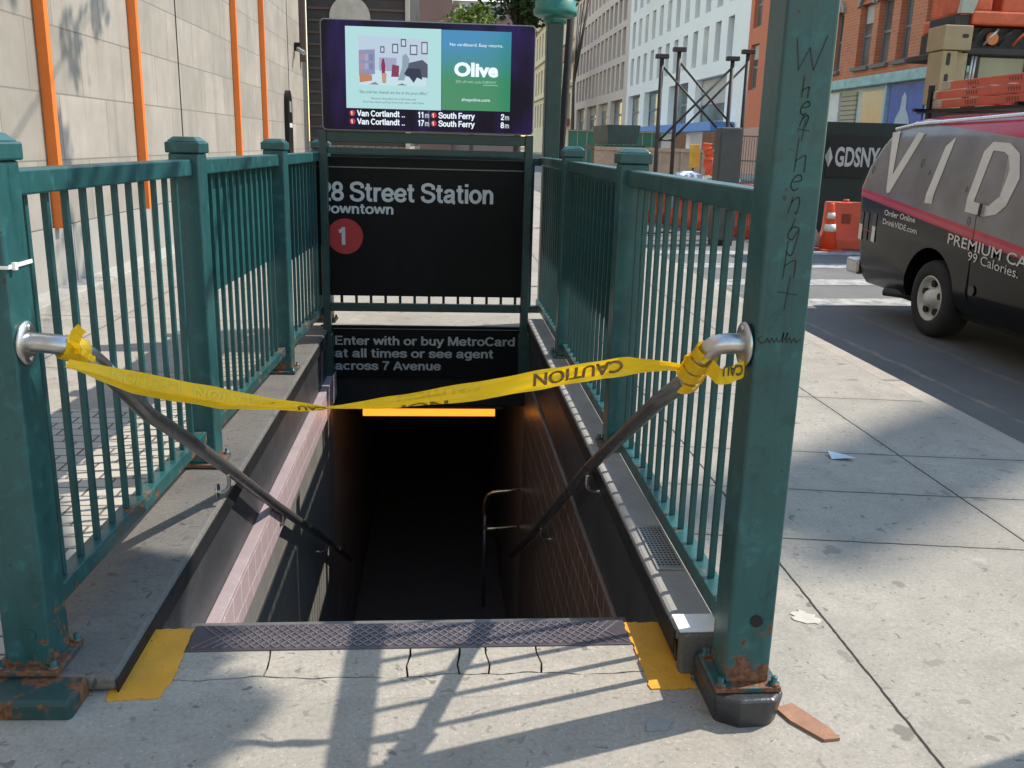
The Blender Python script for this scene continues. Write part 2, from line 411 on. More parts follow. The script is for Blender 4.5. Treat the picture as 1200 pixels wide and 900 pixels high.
blot('yellow_edge_paint', [(.605, 2.275), (.735, 2.28), (.735, 2.65), (.598, 2.655)], ym, seed=5)
# litter and marks on the sidewalk
tag(MB().prism([(.93, 2.17), (.985, 2.19), (1.045, 2.075), (1.055, 2.03), (1.01, 2.025), (.95, 2.11)], 2, .001, .009).build('cardboard_scrap', M('brown_scrap', (.27, .14, .085), .85, 0, .25, 14)),
    'flat reddish brown scrap lying beside the right post base', 'litter')
tag(MB().faces([(1.97, 4.25, .004), (2.08, 4.22, .02), (2.07, 4.31, .006), (1.98, 4.33, .022)], [(0, 1, 2), (0, 2, 3)]).build('paper_litter', M('blue_white_paper', (.45, .52, .60), .6, 0, .2, 30)),
    'small crumpled bluish white paper on the sunlit sidewalk', 'litter')
blot('pale_stain', [(1.165, 2.68), (1.2, 2.635), (1.26, 2.64), (1.25, 2.70), (1.20, 2.725)], M('spilled_plaster', (.44, .41, .36), .9, 0, .15, 20), z=.003, jit=.012, seed=9, th=.002)
blot('pale_stain', [(.545, 2.09), (.60, 2.085), (.64, 2.12), (.58, 2.15)], M('grey_gum', (.24, .24, .24), .8, 0, .15, 20), z=.004, jit=.008, seed=12, th=.003)

# ================================================================== STAIRWELL
LX, RX = -.90, .71
coping_grey = concrete('grey_coping_paint', (.135, .127, .12), gum=True, aggregate=False, var=.28)
coping_pale = concrete('pale_coping_concrete', (.30, .29, .285), gum=False, aggregate=False, var=.25)
wallpaint = M('dark_grey_wall_paint', (.036, .039, .045), .45, 0, .35, 3.5, bump=.3, bdist=.004)
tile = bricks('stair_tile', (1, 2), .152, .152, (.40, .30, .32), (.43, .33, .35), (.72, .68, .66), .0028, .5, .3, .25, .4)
tile_dk = bricks('shaded_stair_tile', (1, 2), .152, .152, (.15, .095, .075), (.19, .12, .095), (.5, .46, .42), .005, .5, .3, .5, .4)  # darker brown copy of the pink tile; shade is put into its colour
tile_grey = bricks('grey_stair_tile', (1, 2), .05, .152, (.17, .165, .155), (.20, .195, .185), (.34, .33, .31), .003, .5, .4, .55, .4)
def stair_wall(sx, x, zc, ytop, name_label, tmat):
    w = thing('stairwell_wall', name_label, 'wall', (x, 2.4, 0), 'low walls along the subway stairs')
    xo = x+sx*(.36 if sx < 0 else .165)
    a, b_ = sorted((x, xo)); 
    # body below the coping (follows down the whole stair)
    MB().box(a, b_, ytop, 7.33, -4.0, zc-.05).build('wall_body', wallpaint, w)
    c0, c1 = (x-sx*.012, x+sx*(.30 if sx < 0 else .17)) ; c0, c1 = sorted((c0, c1))
    MB().box(c0, c1, ytop-.02, 7.33, zc-.048, zc).build('coping', coping_grey if sx < 0 else coping_pale, w, bevel=.014)
    e0, e1 = sorted((x-sx*.017, x-sx*.0125))
    MB().box(e0, e1, ytop-.024, 7.33, zc-.085, zc-.012).build('painted_edge', blackpaint, w, bevel=.002)
    # tile lining; its lower edge runs down with the flight
    y0 = 3.2; zt = -.335
    poly = [(y0, zt), (7.33, zt), (7.33, -2.75), (y0+.02, -.42)]
    t0, t1 = sorted((x, x-sx*.014))
    if sx < 0:
        MB().prism(poly, 0, t0, t1).build('tile_lining', tile_grey, w)
        MB().box(x+.0145, x+.055, y0-.004, 7.33, zt-.20, zt).build('tile_band', tmat, w, bevel=.006)
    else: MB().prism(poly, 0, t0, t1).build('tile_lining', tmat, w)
    n0, n1 = sorted((x, x-sx*(.018 if sx > 0 else .0565)))
    MB().box(n0, n1, y0-.012, 7.33, zt+.002, zt+.022).build('tile_cap', M('bullnose_tile', (.34, .27, .28), .4) if sx < 0 else M('shaded_bullnose', (.18, .15, .14), .4), w, bevel=.004)  # right cap is a darker copy with the shade in its colour
    return w
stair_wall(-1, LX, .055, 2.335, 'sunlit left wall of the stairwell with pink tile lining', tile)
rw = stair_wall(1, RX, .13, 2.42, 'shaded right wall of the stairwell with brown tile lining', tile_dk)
MB().box(.705, .84, 2.352, 2.398, -.02, .133).build('end_block', coping_grey, rw, bevel=.01)
MB().box(.70, .845, 2.36, 2.46, .1345, .139).build('white_paint_patch', M('chipped_white_paint', (.72, .74, .76), .6, 0, .1, 12), rw)
pm = MB(); pm.box(.728, .822, 2.77, 3.13, .1315, .1365)
plate = pm.build('vent_plate', M('galvanised_plate', (.33, .33, .32), .45, .5, .2, 14), rw, bevel=.001)
hm = MB()
for i in range(17):
    for j in range(6): hm.cyl((.741+j*.0136, 2.80+i*.019, .1372), (0, 0, 1), .0042, .001, 8)
o = hm.build('perforation', M('perforation_dark', (.01, .01, .01), .8), plate)
# drips of paint at the bottom of the left tile
# steps
st = MB(); rise, run, y = .172, .292, 2.655; nst = 19
for i in range(nst):
    zt = -(i+1)*rise
    st.box(LX+.014, RX-.014, y+i*run, y+(i+1)*run+.02, zt-.3, zt)
kind(st.build('stairs', M('stair_concrete', (.24, .225, .21), .7, 0, .3, 5, bump=.3)))
nm = MB()
for i in range(1, nst): nm.box(LX+.03, RX-.03, y+i*run-.012, y+i*run+.05, -(i)*rise-.0, -(i)*rise+.004)
kind(nm.build('stair_nosing', M('nosing_steel', (.20, .19, .18), .45, .5, .3, 9)))
# top nosing plate: dark steel with a raised crosshatch
tp = thing('nosing_plate', 'dark purple grey steel tread plate with crosshatch at the top step', 'stair nosing', (-.08, 2.6, 0))
MB().box(-.765, .598, 2.522, 2.672, -.03, .005).build('plate', M('tread_steel', (.08, .064, .074), .42, .35, .3, 8, bump=.3), tp, bevel=.003)
hb = MB(); rr = random.Random(5)
for s in (-1, 1):
    x = -.9
    while x < .75:
        p, q = Vector((x, 2.532, .0062)), Vector((x+s*.115, 2.662, .0062))
        if min(p.x, q.x) > -.755 and max(p.x, q.x) < .588: hb.obox((p+q)/2, (q-p).normalized(), Vector((0, 0, 1)).cross((q-p).normalized()), (0, 0, 1), (q-p).length/2, .0016, .0016)
        x += .031
hb.build('raised_hatch', M('bare_hatch', (.26, .23, .25), .4, .6, .3, 12), tp)
# passage under the street
dark = M('passage_tile', (.28, .26, .24), .5, 0, .3, 3)
kind(MB().box(-1.4, 1.6, 7.345, 16, -.52, -.2).build('passage_ceiling', M('passage_ceiling_paint', (.25, .24, .22), .7)))
kind(MB().box(-1.4, 1.6, 7.3, 16, -3.75, -3.44).build('passage_floor', M('passage_floor_tile', (.22, .21, .20), .55)))
kind(MB().box(-1.4, 1.6, 15.9, 16.1, -3.8, -.2).build('passage_wall', dark))
kind(MB().box(-1.5, LX-.001, 7.335, 16, -3.8, -.2).build('passage_wall', dark))
kind(MB().box(RX+.001, 1.7, 7.335, 16, -3.8, -.2).build('passage_wall', dark))
hd = tag(MB().box(LX-.3, RX+.3, 7.34, 7.62, -.62, -.004).build('header_wall', blackpaint, bevel=.01), 'black painted end wall over the foot of the stairwell opening', 'wall')
lt = thing('ceiling_light', 'glowing amber strip light under the stairwell ceiling', 'lamp', (-.1, 7.95, -.86))
MB().box(-.74, .56, 7.93, 8.03, -.815, -.79).build('housing', M('lamp_housing', (.12, .11, .1), .5), lt, bevel=.004)
MB().tube([(-.69, 7.955, -.852), (.49, 7.955, -.852)], .036, 14).build('tube', EM('amber_tube', (1, .30, .024), 1.05, (.8, .5, .2)), lt)
for x in (-.5, .3): MB().box(x, x+.03, 7.96, 8.0, -.795, -.52).build('hanger', black, lt)

# ------------------------------------------------------------------ handrails
def smooth_path(pts, n=8):
    P = [Vector(p) for p in pts]; out = []
    for i in range(len(P)-1):
        p0, p1, p2, p3 = P[max(i-1, 0)], P[i], P[i+1], P[min(i+2, len(P)-1)]
        for j in range(n):
            t_ = j/n; out.append(.5*((2*p1)+(p2-p0)*t_+(2*p0-5*p1+4*p2-p3)*t_*t_+(3*p1-p0-3*p2+p3)*t_**3))
    return out+[P[-1]]
def handrail(label, bend, slope, fl, nrm, brackets, wallx):
    t = thing('handrail', label, 'handrail', fl, 'handrails down the subway stairs')
    sp = smooth_path(bend); MB().tube(sp, .0262, 18).build('polished_bend', chrome, t)
    MB().tube([sp[-1]]+[Vector(p) for p in slope], .0245, 18).build('rail', dull_metal, t)
    MB().lathe(fl, [(.052, -.004*nrm), (.058, .002*nrm), (.056, .007*nrm), (.03, .011*nrm)], 26, 'x').build('flange', chrome, t)
    for dz in (.042, -.042): MB().lathe((fl[0], fl[1], fl[2]+dz), [(.008, .005*nrm), (.008, .012*nrm), (.003, .015*nrm)], 10, 'x').build('screw', chrome, t)
    for y_, z_, x_ in brackets:
        b = MB(); b.tube(smooth_path([(x_, y_, z_-.02), (x_, y_, z_-.075), (x_+(wallx-x_)*.5, y_, z_-.10), (wallx, y_, z_-.095)], 5), .008, 8)
        b.cyl((wallx-(.004 if wallx > 0 else -.004), y_, z_-.095), (1, 0, 0), .03, .008, 14)
        b.build('bracket', chrome, t)
    return t
handrail('left handrail sloping down past the sunlit tiles, chrome bend on left post',
    [(-1.062, 2.39, .975), (-1.02, 2.39, .975), (-.965, 2.395, .966), (-.935, 2.44, .935), (-.925, 2.52, .88)],
    [(-.905, 2.80, .665), (-.88, 3.126, .473), (-.85, 3.564, .203), (-.83, 4.351, -.264), (-.82, 6.349, -1.381), (-.81, 7.717, -2.17)], (-1.062, 2.39, .975), 1,
    [(3.55, .21, -.85), (4.6, -.40, -.83), (6.2, -1.29, -.82)], LX)
handrail('right handrail with chrome bend on the tall post, sloping down into shade',
    [(.762, 2.205, 1.028), (.72, 2.205, 1.03), (.683, 2.215, 1.018), (.66, 2.262, .96), (.653, 2.32, .905)],
    [(.647, 2.6, .765), (.645, 2.928, .585), (.64, 3.703, .157), (.632, 5.862, -1.126), (.63, 7.4, -2.0)], (.762, 2.205, 1.028), -1,
    [(3.72, .14, .64), (5.3, -.80, .635)], RX)
lp = thing('handrail', 'short looped chrome rail end deep in the dark stairwell', 'handrail', (.62, 7.6, -2.0), 'handrails down the subway stairs')
MB().tube(smooth_path([(.70, 7.62, -1.46), (.62, 7.6, -1.47), (.46, 7.6, -1.49), (.40, 7.6, -1.56), (.39, 7.6, -1.7), (.40, 7.6, -1.82), (.5, 7.6, -1.83), (.70, 7.62, -1.82)]), .018, 12).build('loop', M('brassy_steel', (.7, .5, .3), .22, 1), lp)
MB().tube([(.40, 7.6, -1.7), (.40, 7.6, -2.6)], .017, 10).build('stanchion', dull_metal, lp)

# ------------------------------------------------------------------ grotesque sign lettering (monoline strokes, cap height 1)
def arc(cx, cy, rx, ry, a0, a1, n=20): return [(cx+rx*math.cos(R(a0+(a1-a0)*i/n)), cy+ry*math.sin(R(a0+(a1-a0)*i/n))) for i in range(n+1)]
def crv(*p, n=7):
    return [(v.x, v.y) for v in smooth_path([(a, b_, 0) for a, b_ in p], n)]
ARCH = lambda x0, x1: crv((x0, .40), (x0+.07, .585), ((x0+x1)/2+.03, .655), (x1-.03, .56), (x1, .42), (x1, 0))
GLY = {
 '1': (.56, [[(.33, 0), (.33, 1)], crv((.08, .765), (.2, .785), (.29, .86), (.33, .97))]), '2': (.56, [crv((.085, .66), (.12, .83), (.28, .925), (.45, .84), (.475, .67), (.36, .46), (.16, .26), (.09, .08)), [(.04, .08), (.53, .08)]]),
 '7': (.56, [[(.03, .92), (.53, .92)], crv((.50, .90), (.36, .66), (.24, .34), (.2, 0))]), '8': (.58, [arc(.29, .71, .18, .205, 0, 360), arc(.29, .285, .215, .21, 0, 360)]),
 'S': (.70, [crv((.595, .68), (.565, .85), (.36, .935), (.14, .86), (.105, .70), (.2, .575), (.40, .515), (.57, .42), (.615, .26), (.5, .105), (.32, .068), (.13, .15), (.08, .33))]),
 't': (.38, [crv((.17, .92), (.17, .55), (.17, .22), (.22, .095), (.35, .08)), [(.02, .66), (.34, .66)]]), 'r': (.41, [[(.12, 0), (.12, .73)], crv((.12, .40), (.17, .58), (.28, .645), (.40, .645))]),
 'e': (.6, [[(.1, .36), (.515, .36)], crv((.515, .37), (.48, .55), (.31, .655), (.13, .55), (.078, .36), (.14, .15), (.31, .075), (.46, .13), (.51, .24))]),
 'a': (.6, [crv((.1, .50), (.15, .61), (.29, .655), (.43, .60), (.45, .46), (.45, .16), (.48, .05), (.55, .03)), crv((.45, .42), (.28, .375), (.12, .32), (.085, .19), (.18, .078), (.33, .11), (.45, .25))]),
 'i': (.24, [[(.12, 0), (.12, .73)], [(.12, .86), (.12, 1)]]), 'l': (.24, [[(.12, 0), (.12, 1)]]), 'o': (.61, [arc(.305, .365, .225, .29, 0, 360)]), '.': (.28, [[(.14, 0), (.14, .16)]]),
 'n': (.59, [[(.12, 0), (.12, .73)], ARCH(.12, .47)]), 'h': (.59, [[(.12, 0), (.12, 1)], ARCH(.12, .47)]), 'm': (.89, [[(.12, 0), (.12, .73)], ARCH(.12, .445), ARCH(.445, .77)]),
 'u': (.59, [[(.47, 0), (.47, .73)], crv((.47, .33), (.42, .15), (.28, .075), (.15, .15), (.12, .31), (.12, .73))]),
 'D': (.73, [[(.12, 0), (.12, 1)], [(.2, .92), (.30, .92)]+arc(.32, .5, .31, .42, 88, -88)+[(.30, .08), (.2, .08)]]), 'w': (.80, [[(.05, .73), (.215, .06)], [(.215, .06), (.4, .70)], [(.4, .70), (.585, .06)], [(.585, .06), (.75, .73)]]),
 'E': (.66, [[(.12, 0), (.12, 1)], [(.2, .92), (.60, .92)], [(.2, .52), (.56, .52)], [(.2, .08), (.62, .08)]]), 'F': (.61, [[(.12, 0), (.12, 1)], [(.2, .92), (.58, .92)], [(.2, .5), (.53, .5)]]),
 'b': (.61, [[(.12, 0), (.12, 1)], arc(.315, .365, .205, .29, 0, 360)]), 'd': (.61, [[(.49, 0), (.49, 1)], arc(.295, .365, .205, .29, 0, 360)]),
 'y': (.57, [[(.05, .73), (.285, .05)], [(.52, .73), (.285, .05), (.25, -.06)], crv((.25, -.05), (.2, -.18), (.07, -.2))]), 'v': (.56, [[(.05, .73), (.28, .05)], [(.28, .05), (.51, .73)]]), 'V': (.66, [[(.05, 1), (.33, .06)], [(.33, .06), (.61, 1)]]),
 'M': (.87, [[(.12, 0), (.12, 1)], [(.15, .97), (.435, .06)], [(.435, .06), (.72, .97)], [(.75, 1), (.75, 0)]]), 'C': (.73, [arc(.385, .5, .30, .425, 38, 322)]), 'A': (.69, [[(.05, 0), (.345, .95)], [(.345, .95), (.64, 0)], [(.17, .3), (.52, .3)]]),
 's': (.54, [crv((.45, .49), (.40, .61), (.26, .655), (.11, .59), (.10, .46), (.25, .385), (.42, .31), (.455, .19), (.36, .09), (.22, .075), (.11, .13), (.075, .25))]),
 'g': (.6, [crv((.48, .73), (.48, .3), (.48, 0), (.42, -.15), (.27, -.2), (.12, -.13)), arc(.29, .365, .2, .29, 0, 360)]), 'c': (.56, [arc(.3, .365, .225, .29, 45, 315)]), ' ': (.28, []), '-': (.4, [[(.06, .36), (.34, .36)]])}
def grotesk(s, mat, parent, name, origin, cap, width=None, align='L', w=.16, y_out=-1):
    """one mesh of letters in the XZ plane; each stroke sits a hair above the one before it"""
    adv = sum(GLY[c][0] for c in s); sx = width/(adv-.16) if width else cap; o = Vector(origin); off = {'L': 0, 'C': -adv*sx/2, 'R': -adv*sx}[align]-.06*sx
    m = MB(); x = 0; kk = 0
    for c in s:
        for ln in GLY[c][1]:
            ln = [ln[0]]+[b_ for a, b_ in zip(ln[:-1], ln[1:]) if math.hypot(a[0]-b_[0], a[1]-b_[1]) > 1e-4]
            closed = math.hypot(ln[0][0]-ln[-1][0], ln[0][1]-ln[-1][1]) < 1e-3 and len(ln) > 4
            if closed: ln = ln[:-1]
            n = len(ln); L = []; Rr = []; lift = y_out*.00012*(kk % 4); kk += 1
            for i in range(n):
                p = ln[i]; a = ln[(i-1) % n] if (closed or i > 0) else None; b_ = ln[(i+1) % n] if (closed or i < n-1) else None
                d1 = (Vector(p)-Vector(a)).normalized() if a else None; d2 = (Vector(b_)-Vector(p)).normalized() if b_ else None
                if d1 is None: d1 = d2
                if d2 is None: d2 = d1
                t_ = (d1+d2).normalized(); nn = Vector((-t_.y, t_.x)); f = min(1.6, 1/max(.4, t_.dot(d1)))*w/2
                for side, arr in ((1, L), (-1, Rr)): arr.append(o+Vector((off+(x+p[0]+nn.x*f*side)*sx, lift, (p[1]+nn.y*f*side)*cap)))
            cnt = n if closed else n-1
            m.faces(L+Rr, [(i, (i+1) % n, n+(i+1) % n, n+i) for i in range(cnt)])
        x += GLY[c][0]
    return m.build(name, mat, parent)
# ------------------------------------------------------------------ railings
def post_mesh(x, y, z0, z1, h=.0625, cap=True):
    MBp = MB().box(x-h, x+h, y-h, y+h, z0, z1)
    return MBp
def cap_mesh(x, y, z, h=.0625):
    m = MB(); m.box(x-h-.009, x+h+.009, y-h-.009, y+h+.009, z, z+.045); m.box(x-h-.004, x+h+.004, y-h-.004, y+h+.004, z+.0455, z+.066, top=(.022, .022)); return m
def foot_mesh(x, y, z, s=.09):
    return MB().box(x-s, x+s, y-s, y+s, z, z+.016)
def add_bolts(x, y, z, paint, par, s=.074):
    b0 = None
    for a in (-1, 1):
        for b_ in (-1, 1):
            if b0 is None:
                b0 = MB().lathe((0, 0, 0), [(.016, 0), (.016, .004), (.009, .005), (.009, .022), (.004, .024)], 8).build('anchor_bolt', paint, par); base = Vector(b0.location); c = b0
            else: c = b0.copy(); COL.objects.link(c); c.parent = par
            c.location = base+Vector((x+a*s, y+b_*s, z))
def railing(label, x, ys, zc, tall_first, panels, paint=teal, group=None, pz=1.43, panel_side=-1):
    t = thing('railing', label, 'railing', (x, ys[0], 0), group)
    for i, y_ in enumerate(ys):
        tall = tall_first and i == 0
        zb = .085 if tall else zc
        p = post_mesh(x, y_, zb+.012, 4.2 if tall else pz).build('post', paint, t, bevel=.009, seg=3)
        if not tall: cap_mesh(x, y_, pz).build('post_cap', paint, p, bevel=.006)
        foot_mesh(x, y_, zb).build('base_plate', paint, p, bevel=.003)
        add_bolts(x, y_, zb+.0165, paint, p)
    bar = None
    for a, b_ in zip(ys[:-1], ys[1:]):
        y0, y1 = a+.0628, b_-.0628
        MB().box(x-.034, x+.034, y0, y1, 1.338, 1.405).build('top_rail', paint, t, bevel=.006)
        MB().box(x-.030, x+.030, y0, y1, .172, .228).build('bottom_rail', paint, t, bevel=.005)
        n = max(2, round((y1-y0)/.128)); 
        for i in range(1, n):
            yy = y0+(y1-y0)*i/n
            if bar is None:
                bar = MB().box(-.0094, .0094, -.0094, .0094, .2285, 1.3375).build('baluster', paint, t, bevel=.002)
                bar.location = Vector((x, yy, 0))-world_loc(t)
            else:
                c = bar.copy(); COL.objects.link(c); c.parent = t; c.location = Vector((x, yy, 0))-world_loc(t)
    for (i, z0, z1, mt) in panels:
        y0, y1 = ys[i]+.075, ys[i+1]-.075
        xs_ = x+panel_side*.03
        MB().box(min(xs_, xs_+panel_side*.02), max(xs_, xs_+panel_side*.02), y0, y1, z0, z1).build('sign_backing', mt, t, bevel=.002)
    return t
RLX, RRX = -1.125, .832
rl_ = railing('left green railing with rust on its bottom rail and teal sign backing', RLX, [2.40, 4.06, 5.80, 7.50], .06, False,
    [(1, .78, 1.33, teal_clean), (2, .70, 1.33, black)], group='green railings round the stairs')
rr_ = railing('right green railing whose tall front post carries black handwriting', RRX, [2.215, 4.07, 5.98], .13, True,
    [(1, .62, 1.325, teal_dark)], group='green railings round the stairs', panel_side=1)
# last right bay up to the lamp post
MBx = MB().box(RRX-.034, RRX+.034, 6.043, 7.7, 1.338, 1.405).build('top_rail', teal, rr_, bevel=.006)
MB().box(RRX-.03, RRX+.03, 6.043, 7.7, .172, .228).build('bottom_rail', teal, rr_, bevel=.005)
src = [c for c in rr_.children if c.name.startswith('baluster')][0]
for i in range(1, 13):
    c = src.copy(); COL.objects.link(c); c.parent = rr_; c.location = Vector((RRX, 6.043+i*.128, 0))-world_loc(rr_)
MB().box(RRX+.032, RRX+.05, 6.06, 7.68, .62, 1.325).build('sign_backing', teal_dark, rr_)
# heavier details on the two front posts
lpost = [c for c in rl_.children if c.name.startswith('post')][0]; rpost = [c for c in rr_.children if c.name.startswith('post')][0]
plinth_black = M('black_plinth_paint', (.03, .032, .038), .34, 0, .4, 8, bump=.5, bdist=.004)
pl = MB(); pl.prism([(.735, 2.12), (.80, 2.085), (.895, 2.09), (.935, 2.13), (.935, 2.34), (.735, 2.34)], 2, -.02, .0845)
pv = pl.v
for i, (a, b_, c) in enumerate(pv):
    if c < 0: pv[i] = (a+(.82-a)*.14, b_+(.012 if b_ < 2.2 else 0), c)
pl.build('plinth', plinth_black, rpost, bevel=.014, seg=3)
MB().box(-1.30, -.96, 2.20, 2.333, -.02, .052).build('plinth', paint_teal('rusty_footing_enamel', (.012, .045, .045), .62, .6), lpost, bevel=.012)
for (px, py, post_, zz) in ((.832, 2.151, rpost, .285), (-1.125, 2.336, lpost, .17)):
    MB().cyl((px+.012, py, zz), (0, 1, 0), .017, .004, 18).build('bolt_hole' if post_ is rpost else 'plug', M('hole_black', (.006, .006, .006), .8) if post_ is rpost else teal, post_)
MB().box(RRX+.0627, RRX+.08, 2.20, 2.24, .22, .33).build('lug', teal, rpost, bevel=.003)
MB().box(RLX-.076, RLX-.0627, 2.385, 2.425, .17, .28).build('lug', teal_dark, lpost, bevel=.003)
# zip tie round the left post
zt = MB(); e = .0665; zz = 1.175
zt.box(RLX-e, RLX+e, 2.40-e-.0025, 2.40-e, zz-.004, zz+.004); zt.box(RLX+e-.001, RLX+e+.0016, 2.40-e, 2.40+e, zz-.004, zz+.006)
zt.box(RLX-e, RLX+e, 2.40+e, 2.40+e+.0025, zz-.004, zz+.004); zt.box(RLX-e-.0016, RLX-e+.001, 2.40-e, 2.40+e, zz-.004, zz+.004); zt.box(RLX+e, RLX+e+.009, 2.35, 2.365, zz-.008, zz+.01)
tag(zt.build('cable_tie', M('white_nylon', (.7, .7, .68), .4)), 'thin white cable tie wrapped round the left front post', 'cable tie')
rl_.rotation_euler = (0, 0, -.036)
# handwriting on the right post, letters run down the face
LET = {'W': [[(-.5, .5), (-.35, -.5), (0, .2), (.2, -.5), (.6, .6)]], 'h': [[(-.15, .7), (-.2, -.5)], [(-.2, -.1), (.1, .1), (.2, -.1), (.2, -.5)]],
       'e': [[(-.2, 0), (.2, .1), (.1, .35), (-.15, .3), (-.25, -.1), (-.05, -.4), (.2, -.3)]], 'n': [[(-.2, .35), (-.22, -.4)], [(-.22, .1), (.05, .35), (.2, .1), (.22, -.4)]],
       't': [[(.05, .7), (-.08, -.5)], [(-.4, .15), (.35, .05)]], 'i': [[(0, .25), (-.02, -.4)], [(.02, .52), (.04, .58)]],
       'g': [[(.2, .3), (-.1, .35), (-.2, 0), (.05, -.15), (.2, .25), (.18, -.5), (-.05, -.8), (-.22, -.6)]]}
gm = MB()
for ch, z_, x_, s_ in (('W', 1.715, .832, .085), ('h', 1.64, .833, .045), ('e', 1.598, .835, .045), ('n', 1.57, .836, .04), ('t', 1.545, .837, .05), ('h', 1.485, .838, .075),
                       ('e', 1.43, .832, .055), ('n', 1.378, .833, .06), ('i', 1.335, .834, .05), ('g', 1.305, .835, .07), ('h', 1.24, .838, .085), ('t', 1.16, .838, .085)):
    for st_ in LET[ch]: stroke(gm, [(v.x, v.y) for v in (smooth_path([(a*s_*.8+.004*math.sin(b_*5), b_*s_*.85, 0) for a, b_ in st_], 4) if ch not in 'Wt' else [Vector((a*s_*.75, b_*s_*.8, 0)) for a, b_ in st_])], .0026, (x_, 2.1515, z_), (1, 0, 0), (0, 0, 1), None)
sig = [[(-.05, .006), (-.057, -.002), (-.05, -.012), (-.04, -.01)], [(-.038, -.01), (-.034, 0), (-.028, -.01), (-.022, .001), (-.016, -.01), (-.01, 0), (-.006, -.01)], [(-.003, -.008), (.004, 0), (.006, .014), (.004, -.01), (.012, 0), (.016, .014), (.013, -.01)], [(.016, -.01), (.022, .002), (.028, -.01), (.034, 0), (.04, -.009), (.05, -.002)]]
for st_ in sig: stroke(gm, st_, .003, (.832, 2.1515, 1.055), (1, 0, 0), (0, 0, 1), None)
gm.build('handwriting', M('marker_ink', (.008, .012, .014), .5), rpost)

# lamp post at the far right corner
lmp = thing('lamp_post', 'dark green lamp post with flared collar at the far right corner', 'lamp post', (.895, 7.78, 0))
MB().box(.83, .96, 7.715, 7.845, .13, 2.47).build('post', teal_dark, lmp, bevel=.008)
MB().lathe((.895, 7.78, 0), [(.09, 2.44), (.095, 2.47), (.09, 2.485), (.15, 2.49), (.172, 2.50), (.178, 2.54), (.16, 2.56), (.165, 2.60), (.12, 2.63)], 28).build('collar', paint_teal('collar_enamel', (.015, .16, .13), 0), lmp)
MB().lathe((.895, 7.78, 2.82), [(.03, -.19)]+[(.21*math.sin(math.pi*i/12), -.21*math.cos(math.pi*i/12)) for i in range(1, 12)]+[(.02, .21)], 24).build('globe', M('milk_green_globe', (.25, .5, .4), .25), lmp)

# ------------------------------------------------------------------ end railing, sign frame, signs, screen
er = thing('railing', 'dark green railing across the far end behind the station sign', 'railing', (0, 7.62, 0), 'green railings round the stairs')
MB().box(-1.006, .83, 7.59, 7.65, 1.335, 1.395).build('top_rail', teal_dark, er, bevel=.005)
MB().box(-1.006, .83, 7.59, 7.65, .128, .186).build('bottom_rail', teal_dark, er, bevel=.005)
b0 = None
for i in range(15):
    x = -.94+i*.12
    if b0 is None: b0 = MB().box(-.011, .011, -.011, .011, .1865, 1.3345).build('baluster', teal_dark, er); b0.location = Vector((x, 7.62, 0))-world_loc(er)
    else:
        c = b0.copy(); COL.objects.link(c); c.parent = er; c.location = Vector((x, 7.62, 0))-world_loc(er)
fr = thing('sign_stand', 'dark green steel frame holding the screen above the stair opening', 'sign stand', (-.1, 7.2, 0))
for x in (-.891, .660): MB().box(x-.031, x+.031, 7.165, 7.235, -.32, 1.565).build('post', teal_dark, fr, bevel=.006)
MB().box(-.859, .628, 7.17, 7.23, 1.485, 1.56).build('cross_rail', teal_dark, fr, bevel=.004)
MB().box(-.859, .628, 7.175, 7.225, 1.40, 1.445).build('cross_rail', teal_dark, fr, bevel=.004)
MB().box(-.859, .628, 7.175, 7.225, .200, .262).build('cross_rail', teal_dark, fr, bevel=.004)
for s, x in ((-1, -.90), (1, .672)): MB().box(x-.05, x+.05, 7.13, 7.27, -.34, .02).build('foot', teal_dark, fr, bevel=.005)
# station sign
sg = thing('station_sign', 'large black sign reading 28 Street Station Downtown with red circle', 'sign', (-.1, 7.27, .3))
MB().box(-1.0, .66, 7.26, 7.285, .310, 1.375).build('panel', sign_black, sg, bevel=.003)
MB().box(-1.0, .66, 7.252, 7.2595, 1.295, 1.303).build('top_line', greywhite if False else M('grey_line', (.16, .17, .18), .5), sg)
X_, Z_ = (1, 0, 0), (0, 0, 1); YS = 7.2575
grotesk('28 Street Station', greywhite, sg, 'lettering', (-.925, YS, 1.043), .148, 1.315)
grotesk('Downtown', greywhite, sg, 'lettering', (-.925, YS, .949), .080, .546)
MB().cyl((-.745, YS+.0005, .775), (0, 1, 0), .137, .002, 40).build('route_bullet', red, sg)
grotesk('1', greywhite, sg, 'route_number', (-.757, YS-.002, .71), .135, align='C', w=.2)
s2 = thing('entry_sign', 'lower black sign telling riders to enter with or buy MetroCard', 'sign', (-.1, 7.33, -.3))
MB().box(-.96, .655, 7.30, 7.336, -.37, .062).build('panel', sign_black, s2, bevel=.003)
MB().box(-.86, .64, 7.297, 7.2995, .035, .04).build('top_line', M('grey_line', (.16, .17, .18), .5), s2)
for i, (s, z, w) in enumerate((('Enter with or buy MetroCard', -.096, 1.475), ('at all times or see agent', -.199, 1.298), ('across 7 Avenue', -.303, .872))):
    grotesk(s, M('dim_lettering', (.36, .37, .38), .5), s2, 'lettering', (-.845, 7.2985, z), .074, w-.035)
